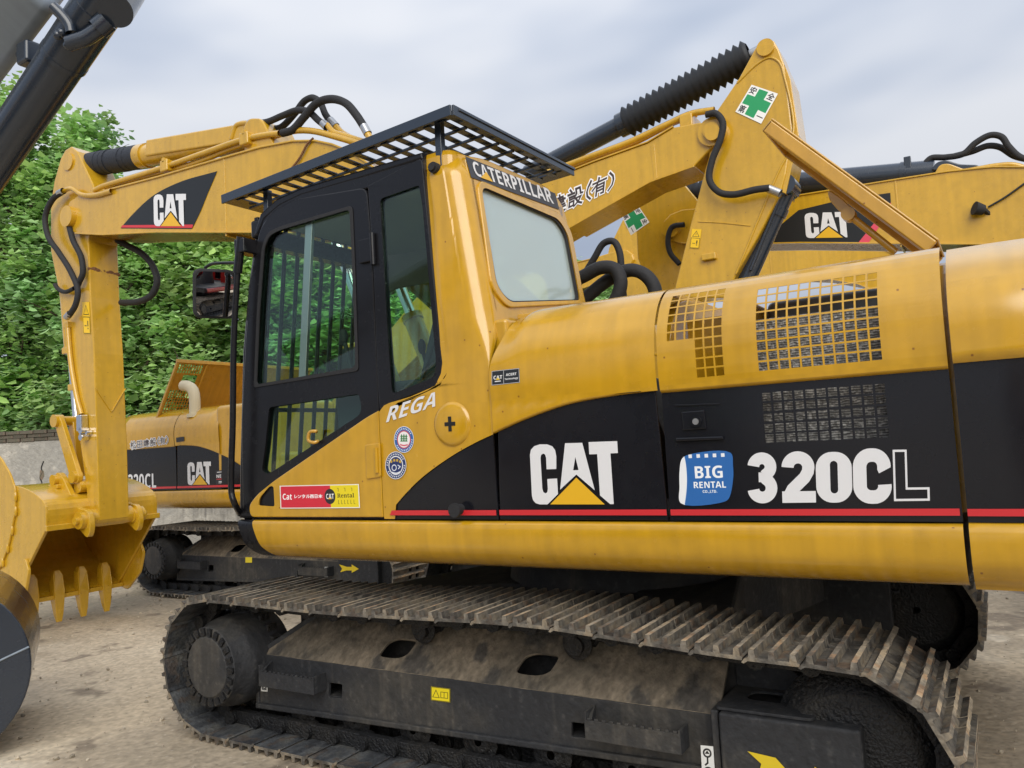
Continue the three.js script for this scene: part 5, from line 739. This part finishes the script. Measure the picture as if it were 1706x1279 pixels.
function wholeMachine(root, paint, { sides = [1, -1], rev = false, arm = true, dy = 0 } = {}) {
  undercarriage(root, { reversed: rev, detail: false }); mainFrame(root); for (const k of sides) flank(root, k, paint, false); counterweight(root, paint);
  mesh('deck_plate', [box(xB, xD, 2.06, 2.09, -1.1, 1.1), box(-1.4, xB, 1.3, 1.5, -1.34, -0.4, 0.04), box(-0.75, xB + 0.02, 1.19, 2.08, -1.375, -0.5, 0.13)], paint, root); plainCab(root, paint);
  if (!arm) return {};
  const r = boomSet(root, M.yellowArm, { dy }); bucket(root, M.yellowArm, dy); linkage(root, M.yellowArm, dy); return r;
}
{ // ---- machine that faces the other way, its arm folded above the first one's engine ----
  const X0 = -5.3, Z0 = -2.8;
  const m = thing('excavator', 'yellow excavator with pale exhaust pipe, black bellows cylinder and its arm folded upward', 'excavator', [X0, 0, Z0], Math.PI);
  undercarriage(m, { reversed: true, dx: -0.67 }); mainFrame(m); const f2 = flank(m, -1, M.yellow, false); flank(m, 1, M.yellow, false); counterweight(m, M.yellow); plainCab(m, M.yellow);
  mesh('deck_plate', [box(xB, xD, 2.03, 2.06, -1.1, 1.1), box(-1.45, -0.15, 1.2, 1.55, -1.34, -0.45, 0.05), box(-0.85, xB + 0.09, 1.19, 2.1, -1.372, -0.5, 0.06)], M.yellow, m); mesh('dark_corner', flat([...archCurve.filter(([x]) => x < xB && x > -0.53), [xB, 1.19], [-0.535, 1.19]].reverse(), -1.376), M.blackGloss, m); mesh('red_stripe', flat([[-0.55, 1.2], [xB, 1.2], [xB, 1.223], [-0.54, 1.223]], -1.379), M.redStripe, m);
  inWorld(m, () => {
    const zf = Z0 + ZS + 0.004, W = (lx) => X0 - lx;
    { const p = onZ(313, 808, zf), k = 1; printLogo(f2.door, (x, y) => [p.x + x, p.y + y, zf], k); }
    const c2 = [['3', 0], ['2', 1], ['0', 2], ['C', 3], ['L', 4]]; const gs = font.generateShapes('320CL', 0.2).map((sh) => new THREE.ShapeGeometry(sh)), bb = new THREE.Box3(); gs.forEach((g) => { g.computeBoundingBox(); bb.union(g.boundingBox); }); const a = onZ(214, 814, zf), b = onZ(260, 788, zf);
    for (const g of gs) { const p = g.attributes.position; for (let i = 0; i < p.count; i++) p.setXYZ(i, lerp(a.x, b.x, (p.getX(i) - bb.min.x) / (bb.max.x - bb.min.x)), lerp(a.y, b.y - 0.0, (p.getY(i) - bb.min.y) / (bb.max.y - bb.min.y)), zf); g.computeVertexNormals(); }
    mesh('number_print', gs, M.white, f2.door);
    sticker('firm_lettering', [[216, 734], [282, 724], [282, 740], [217, 751]], (u, v) => onZ(u, v, Z0 + 1.4), stickers.firm, f2.front);
    sticker('net_sticker', [[359.5, 784], [379, 782], [379, 806], [360, 807]], (u, v) => onZ(u, v, zf), canvasMat(128, 160, (g, w, h) => { g.fillStyle = '#26262a'; g.fillRect(0, 0, w, h); g.fillStyle = '#c43030'; g.fillRect(6, 96, w - 12, 10); g.fillStyle = '#eee'; g.font = 'bold 50px sans-serif'; g.fillText('NETIS', 4, 84, 120); g.fillRect(14, 16, 100, 8); g.fillRect(30, 124, 70, 8); g.fillRect(30, 140, 70, 6); }), f2.front);
    sticker('engine_label', [[293.5, 729], [307, 727], [307, 734.5], [294, 736.5]], (u, v) => onZ(u, v, Z0 + 1.4), SM({ color: lin(0.03, 0.03, 0.035), roughness: 0.5 }), f2.front);
    // raised engine hood with its perforated strip, and the exhaust
    const zn = -1.5, z1 = -3.6, b0 = onZ(262, 697, zn), t0 = onZ(297, 601, zn), lay = (q, w) => { const p = b0.clone().lerp(t0, q); return V(p.x, p.y, lerp(zn, z1, w)); };
    const nn = t0.clone().sub(b0).cross(V(0, 0, -1)).normalize(), cols = cells(0.015, 0.17, 9, 0.005), rows = [...cells(0.05, 0.5, 9, 0.012), ...cells(0.8, 0.95, 3, 0.012)], xs = lines(0, 1, [cols], 0.3), ys = lines(0, 1, [rows, [[0.53, 0.77]]], 0.3);
    const hd = mesh('raised_hood', perforated(xs, ys, (i, j) => { const x = (xs[i] + xs[i + 1]) / 2, y = (ys[j] + ys[j + 1]) / 2; return (inCells(x, cols) >= 0 && inCells(y, rows) >= 0) || (x > 0.06 && x < 0.16 && y > 0.53 && y < 0.77); }, (x, y) => { const p = lay(y, x); return [p.x, p.y, p.z]; }, 0.006), M.yellowOld, m);
    mesh('hood_rim', [bar(lay(-0.01, 0), lay(1.01, 0), 0.03, 0.03), bar(lay(1, -0.01), lay(1, 1.01), 0.03, 0.04), bar(lay(0, 0.19), lay(0.97, 0.19), 0.02, 0.03), bar(lay(0, 0.6), lay(1, 0.6), 0.02, 0.03), bar(lay(0, 0), lay(0, 1), 0.03, 0.03)], M.yellowOld, hd);
    const ez = -1.52, e0 = onZ(325, 692, ez), k = 0.062; mesh('exhaust_pipe', [tube([e0.clone().add(V(0, -0.2, 0)), e0, e0.clone().add(V(0, 0.22, 0)), e0.clone().add(V(-0.03, 0.3, 0)), e0.clone().add(V(-0.12, 0.35, 0)), e0.clone().add(V(-0.2, 0.36, 0))], k, 10, 18), zcyl(0, 0, -0.02, 0.02, 0.088).rotateX(Math.PI / 2).translate(e0.x, e0.y, e0.z)], M.creamPipe, m);
    // side frame prints
    const sz = Z0 + 1.286, fr = m.children.find((c) => c.name === 'track_frame'); TO_LOCAL = null;
    const inv = new THREE.Matrix4(); fr.updateMatrixWorld(true); inv.copy(fr.matrixWorld).invert(); TO_LOCAL = inv;
    mesh('yellow_arrow', flat(z2([[565, 940], [572, 942], [578, 944], [586, 944], [586, 940], [598, 947.5], [586, 954], [586, 950], [577, 950], [567, 953], [570, 947]], Z0 + 1.365), Z0 + 1.365), SM({ color: lin(0.75, 0.55, 0.02), roughness: 0.6 }), fr);
    const plain = (c) => SM({ color: c, roughness: 0.6 }); sticker('warning_label', [[409, 928], [420, 928], [420, 937], [409, 937]], (u, v) => onZ(u, v, sz), plain(lin(0.75, 0.6, 0.03)), fr); sticker('white_label', [[292, 937], [298, 937], [298, 950], [292, 950]], (u, v) => onZ(u, v, sz), plain(lin(0.5, 0.5, 0.48)), fr); sticker('white_label', [[541, 944], [547, 944], [547, 961], [541, 961]], (u, v) => onZ(u, v, sz), plain(lin(0.6, 0.6, 0.58)), fr);
  });
  inWorld(m, () => {                               // arm
    const top = z2([[909, 302], [990, 270], [1079, 238], [1122, 212], [1165, 204], [1190, 206], [1206, 218]], Z0 + 0.19), bot = z2([[1200, 236], [1183, 248], [1157, 276], [1084, 302], [1010, 344], [947, 380]], Z0 + 0.19);
    const poly = [[-5.1, 1.9], [-2.75, 3.75], [-2.3, 4.02], [-2.0, 4.12], ...top, ...bot, [-2.1, 3.4], [-2.6, 3.1], [-4.95, 1.6]];
    const sh = (g) => g.translate(0, 0, Z0), tp = onZ(1187, 220, Z0 + 0.2);
    const b = mesh('boom', [sh(ext(poly.reverse(), -0.19, 0.19, 0.01)), sh(edgeStrip([...top.slice(0, 4)], 0.205, 0.014, 1)), sh(edgeStrip(bot.slice(2), 0.21, 0.014, 1)), sh(zcyl(tp.x, tp.y, -0.25, 0.25, 0.075)), sh(zcyl(tp.x, tp.y, -0.225, 0.225, 0.13)), sh(ext(z2([[1083, 242], [1090, 240], [1095, 296], [1090, 300]], Z0 + 0.19), -0.194, 0.194, 0.002))], M.yellowArm, m);
    sticker('firm_lettering', [[858, 351], [1029, 278], [1025, 317], [863, 392]], (u, v) => onZ(u, v, Z0 + 0.196), stickers.firm, b);
    mesh('hard_line', [tube([[905, 290], [980, 262], [1050, 236], [1110, 208], [1150, 190], [1190, 183]].map(([u, v]) => onZ(u, v, Z0 + 0.12)), 0.03, 6), tube([[915, 293], [1000, 258], [1060, 236], [1120, 205], [1160, 190]].map(([u, v]) => onZ(u, v, Z0 + 0.02)), 0.03, 6), box(onZ(1152, 205, Z0).x - 0.06, onZ(1152, 205, Z0).x + 0.06, onZ(1152, 205, Z0).y - 0.1, onZ(1152, 205, Z0).y + 0.03, Z0 - 0.1, Z0 + 0.17, 0.01)], M.yellowArm, b);
    const SL = [[1278, 64], [1266, 68], [1257, 82], [1231, 130], [1193, 186], [1186, 215], [1180, 262], [1150, 375], [1120, 496]], SRt = [[1208, 496], [1226, 458], [1262, 396], [1301, 319], [1309, 290], [1320, 215], [1306, 106], [1297, 82], [1289, 68]];
    const sp = [...z2([...SL, ...SRt], Z0 + 0.155)], st = mesh('stick', [sh(ext(sp, -0.155, 0.155, 0.012)), sh(zcyl(onZ(1275, 79, Z0 + 0.17).x, onZ(1275, 79, Z0 + 0.17).y, -0.18, 0.18, 0.075)), sh(ext(z2([[1306, 106], [1320, 215], [1301, 319], [1308, 322], [1330, 224], [1316, 130]], Z0 + 0.155), -0.2, 0.14, 0.006))], M.yellowArm, m);
    const rib = (l, r = 0.011) => tube(l.map(([u, v]) => onZ(u, v, Z0 + 0.156)), r, 8, 6); mesh('rib', [rib([[1228, 138], [1262, 106], [1282, 96], [1298, 104], [1306, 126], [1322, 214], [1310, 262], [1300, 280], [1226, 456]]), rib([[1163, 369], [1200, 371], [1250, 376]], 0.006)], M.yellowArm, st);
    mesh('pin_boss', [sh(zcyl(onZ(1187, 221, Z0 + 0.26).x, onZ(1187, 221, Z0 + 0.26).y, 0.2, 0.27, 0.07))], M.yellowArm, st); { const p = onZ(1183, 428, Z0 + 0.16); mesh('lug', box(p.x - 0.07, p.x + 0.06, p.y - 0.03, p.y + 0.03, Z0 + 0.15, Z0 + 0.2, 0.01), M.yellowArm, st); }
    sticker('safety_sign', [[1252, 141], [1296, 156], [1268, 206], [1225, 186]], (u, v) => onZ(u, v, Z0 + 0.161), stickers.safety, st);
    sticker('warning_label', [[1153, 381], [1168.5, 382], [1164.5, 414], [1148.5, 413]], (u, v) => onZ(u, v, Z0 + 0.161), stickers.warn, st);
    const P = (u, v, z = Z0) => onZ(u, v, z), cy = mesh('stick_cylinder', [rod(P(880, 290), P(1040, 206), 0.095), rod(P(1032, 210), P(1046, 203), 0.12)], M.cylBlack, m), bel = [], A = P(1042, 205), B = P(1250, 92); { const pr = []; const L = A.distanceTo(B); for (let k = 0; k <= 38; k++) pr.push([k % 2 ? 0.155 : 0.112, L * k / 38]); bel.push(align(lathe(pr, 24).translate(0, -L / 2, 0), A, B)); } mesh('bellows', bel, M.bellows, cy); mesh('rod', rod(B, P(1275, 79), 0.05), M.steel, cy);
    const c2 = mesh('bucket_cylinder', [rod(P(1309, 318), P(1232, 490), 0.085), rod(P(1296, 345), P(1290, 358), 0.1), zcyl(P(1312, 312).x, P(1312, 312).y, Z0 - 0.12, Z0 + 0.12, 0.09)], M.cylBlack, m); mesh('cylinder_pipe', tube([[1300, 318], [1292, 345], [1270, 400], [1250, 450]].map(([u, v]) => P(u, v, Z0 + 0.1)), 0.016), M.cylBlack, c2);
    mesh('hose', tube([[1176, 191], [1192, 189], [1204, 204], [1200, 232], [1186, 268], [1182, 300], [1198, 320], [1222, 324], [1258, 316], [1282, 313]].map(([u, v]) => P(u, v, Z0 + 0.26)), 0.03, 8), M.rubber, b); mesh('hose_fitting', tube([[1280, 314], [1300, 322]].map(([u, v]) => P(u, v, Z0 + 0.24)), 0.036, 5), M.steel, b);
  });
}
{ // ---- machine out to the right, its boom reaching over behind the engine hood ----
  const X0 = 4.45, Z0 = -4.0, dy = -0.15;
  const m = thing('excavator', 'yellow excavator with black boom cylinder, pink striped flash and lamp on its boom', 'excavator', [X0, 0, Z0], 0);
  const { b, st } = wholeMachine(m, M.yellow, { dy });
  inWorld(m, () => {
    const bz = Z0 + 0.19, fl2 = z2([[1289, 404], [1300, 375], [1330, 350], [1400, 333], [1483, 321], [1484, 338], [1430, 404]], bz); mesh('dark_flash', flat(fl2, bz), M.blackDecal, b); mesh('flash_stripe', flat(z2([[1484, 337], [1484, 348], [1447, 404], [1429, 405]], bz + 0.002), bz + 0.002), M.pinkStripe, b);
    { const p = onZ(1343, 397, bz), k = (onZ(1418, 397, bz).x - p.x) / LOGO.w; printLogo(b, (x, y) => [p.x + x, p.y - x * 0.16 + y, bz + 0.004], k); }
    const P = (u, v, z = Z0) => onZ(u, v, z), A = P(1556, 287), B = P(1330, 306), C = P(1094, 328);
    const cy = mesh('stick_cylinder', [rod(A, B, 0.115), rod(P(1510, 291), P(1500, 292), 0.125), ext(roundPoly(z2([[1552, 290], [1562, 276], [1578, 273], [1600, 280], [1632, 281], [1632, 292]], Z0), 0.03), Z0 - 0.14, Z0 + 0.14, 0.01), box(P(1514, 281).x - 0.03, P(1514, 281).x + 0.03, P(1514, 281).y - 0.03, P(1514, 281).y + 0.09, Z0 + 0.05, Z0 + 0.11, 0.006)], M.cylBlack, m);
    { const pr = [], L = B.distanceTo(C); for (let k = 0; k <= 44; k++) pr.push([k % 2 ? 0.14 : 0.1, L * k / 44]); mesh('bellows', align(lathe(pr, 20).translate(0, -L / 2, 0), B, C), M.bellows, cy); }
    mesh('cylinder_bracket', ext(roundPoly(z2([[1555, 292], [1565, 274], [1580, 272], [1606, 282], [1650, 280], [1650, 290]], Z0 + 0.15), 0.04), Z0 - 0.16, Z0 + 0.16, 0.01), M.yellowArm, b);
    mesh('hose', [tube([[1534, 283], [1545, 268], [1552, 263], [1575, 262], [1605, 256], [1625, 238], [1650, 225], [1668, 228], [1680, 244], [1700, 262], [1730, 268]].map(([u, v]) => P(u, v, Z0 + 0.05)), 0.028, 8), tube([[1590, 260], [1620, 252], [1645, 243], [1665, 245], [1690, 260], [1715, 266]].map(([u, v]) => P(u, v, Z0 - 0.03)), 0.028, 8)], M.rubber, b);
    mesh('hard_line', tube([[1500, 305], [1560, 293], [1620, 283], [1660, 276], [1690, 275], [1720, 285]].map(([u, v]) => P(u, v, Z0 + 0.15)), 0.024, 6), M.yellowArm, b);
    { const p = P(1637, 347, bz + 0.06); mesh('work_lamp', [new THREE.CylinderGeometry(0.06, 0.045, 0.08, 18).rotateZ(Math.PI / 2 - 0.3).rotateY(0.5).translate(p.x - 0.03, p.y, p.z), bar(V(p.x + 0.05, p.y - 0.05, bz - 0.03), V(p.x, p.y, p.z), 0.03, 0.03)], M.rubber, b); mesh('lamp_cable', tube([[1646, 345], [1675, 328], [1706, 306], [1730, 290]].map(([u, v]) => P(u, v, bz + 0.012)), 0.009, 6, 6), M.rubber, b); }
    sticker('safety_sign', [[1065, 345], [1082, 370], [1051, 392], [1035, 359]], (u, v) => onZ(u, v, Z0 + 0.15), stickers.safety, st);
    mesh('hose', tube([[1140, 374], [1120, 378], [1113, 396], [1116, 420], [1132, 440]].map(([u, v]) => P(u, v, Z0 + 0.24)), 0.028, 8), M.rubber, b);
  });
}
{ // ---- machines further back, then unseen ones behind the camera ----
  const a = thing('excavator', 'yellow excavator furthest back, its boom end low behind the black hoses', 'excavator', [-8.0, 0, -6.9], Math.PI);
  wholeMachine(a, M.yellowOld, { sides: [-1], dy: 0.28 });
  const c = thing('excavator', 'yellow excavator whose boom shows just below the pink striped boom', 'excavator', [2.3, 0, -8.2], 0);
  wholeMachine(c, M.yellowOld, { sides: [1], dy: 0.5 });
  const bh = (label, x, z, t) => { const o = thing('excavator', label, 'excavator', [x, 0, z], t); wholeMachine(o, M.yellowOld, { sides: [1] }); };  // out of view, placed to block sky reflections in side panels and counterweight
  bh('unseen yellow excavator across the yard, darkening what the glossy black engine door mirrors', -2.6, 9.6, Math.PI); bh('unseen yellow excavator across the yard, darkening what the glossy rounded counterweight mirrors', 4.6, 10.2, Math.PI);
  const r = thing('excavator', 'red excavator that shows only as a reflection in the cab mirror', 'excavator', [9.2, 0, 6.6], 0.2);
  undercarriage(r, { detail: false }); mainFrame(r); flank(r, 1, M.red); flank(r, -1, M.red); counterweight(r, M.red); plainCab(r, M.red); boomSet(r, M.red); bucket(r, M.red);
}
{ // ---- dark machine close by on the left: only its stick, bucket cylinder and bucket are built ----
  const at = (u, v, d) => EYE.clone().addScaledVector(rayOf(u, v), d);
  const g0 = onY(-90, 1283, 0), m = thing('excavator', 'black arm of an excavator with big hydraulic cylinder, its bucket resting on the dirt', 'excavator', [g0.x, 0, g0.z]);
  inWorld(m, () => {
    const A = at(192, -30, 2.25), B = at(-95, 397, 2.75), dir = B.clone().sub(A).normalize(), L = A.distanceTo(B), W0 = A.clone().addScaledVector(dir, 0.0), pt = (t) => A.clone().addScaledVector(dir, t);
    const cy = mesh('bucket_cylinder', [rod(pt(0.0), pt(1.1), 0.064, 0.064, 40), rod(pt(0.1), pt(0.3), 0.067, 0.067, 40), rod(pt(-0.05), pt(0.06), 0.06, 0.06, 40)], M.cylBlack, m);
    const view = rayOf(150, 60).normalize(), side = dir.clone().cross(view).normalize(), toCam = side.clone().cross(dir).normalize(); if (toCam.dot(view) > 0) toCam.negate();
    mesh('cylinder_head', [rod(at(206, -4, 2.3).addScaledVector(toCam, -0.1), at(206, -4, 2.3).addScaledVector(toCam, 0.1), 0.048, 0.048, 36)], M.cylBlack, cy);
    const Q = (u, v) => at(u, v, 2.32).addScaledVector(toCam, 0.085);
    mesh('oil_pipe', [tube([Q(190, 22), Q(172, 34), Q(155, 45), Q(140, 50), Q(128, 54)], 0.022, 8), tube([Q(104, -6), Q(118, 8), Q(130, 24), Q(133, 36)], 0.016, 8), ...[[187, 30], [180, 24], [170, 10], [163, 14], [135, 52], [127, 56], [117, 36], [111, 40]].map(([u, v]) => new THREE.SphereGeometry(0.013, 10, 8).translate(...Q(u, v).toArray())), rod(Q(192, 16), Q(176, 30), 0.03)], M.cylBlack, cy);
    mesh('cylinder_clamp', [rod(pt(0.29), pt(0.305), 0.0685, 0.0685, 40), new RoundedBoxGeometry(0.06, 0.07, 0.09, 2, 0.01).translate(...at(60, 95, 2.44).toArray()), rod(at(34, 92, 2.5), at(60, 98, 2.45), 0.014)], M.cylBlack, cy);
    // the stick beside it
    const S0 = at(14, -110, 2.35), S1 = at(-181, 187, 2.85), s2 = S1.clone().sub(S0).normalize(); const stk = mesh('stick', [bar(S0, S0.clone().addScaledVector(s2, 2.6), 0.3, 0.4, side)], M.greyBlue, m);
    // bucket resting on the ground
    const bw = 1.1, c = onY(-118, 1290, 0), ax = V(-0.42, 0, 0.9).normalize().multiplyScalar(1), fwd2 = V(0.9, 0, 0.42).normalize();
    const prof = []; for (let k = 0; k <= 30; k++) { const a = (-100 + 215 * k / 30) * Math.PI / 180; prof.push([0.46 * Math.cos(a) * 0.98, 0.47 + 0.47 * Math.sin(a)]); }
    prof.push([-0.6, 0.9], [-0.75, 0.3], [-0.45, 0.02]);
    const back = V(-0.87, 0, -0.5).normalize(), bx = fwd2.clone(), basis = new THREE.Matrix4().makeBasis(V(0.5, 0, -0.87).normalize(), V(0, 1, 0), V(0.87, 0, 0.5).normalize());
    const place = (g) => g.applyMatrix4(basis).translate(c.x, 0.002, c.z);
    const bk = mesh('bucket', [place(ext(prof, -0.03, 0, 0.008)), place(ext(prof, -1.05, -1.02, 0.008)), place((() => { const inn = prof.slice(0, 31).map(([x, y]) => [x * 0.94, 0.47 + (y - 0.47) * 0.94]); return ext([...prof.slice(0, 31), ...inn.reverse()], -1.03, -0.02, 0.004); })())], M.cylBlack, m);
    mesh('weld_seam', place(tube([V(0.1, 0.42, 0.003), V(0.28, 0.5, 0.003), V(0.44, 0.56, 0.003)], 0.006, 6, 6)), M.greyBlue, bk);
    const ear = c.clone().add(V(-0.15, 0.9, 0.05)); mesh('stick_end', [rod(S0.clone().addScaledVector(s2, 2.5), c.clone().add(V(-0.35, 1.0, 0.1)), 0.12, 0.1)], M.greyBlue, stk); mesh('rod', rod(pt(1.08), c.clone().add(V(-0.05, 0.92, -0.1)), 0.05), M.chrome, cy);
  });
}
renderer.render(scene, camera);
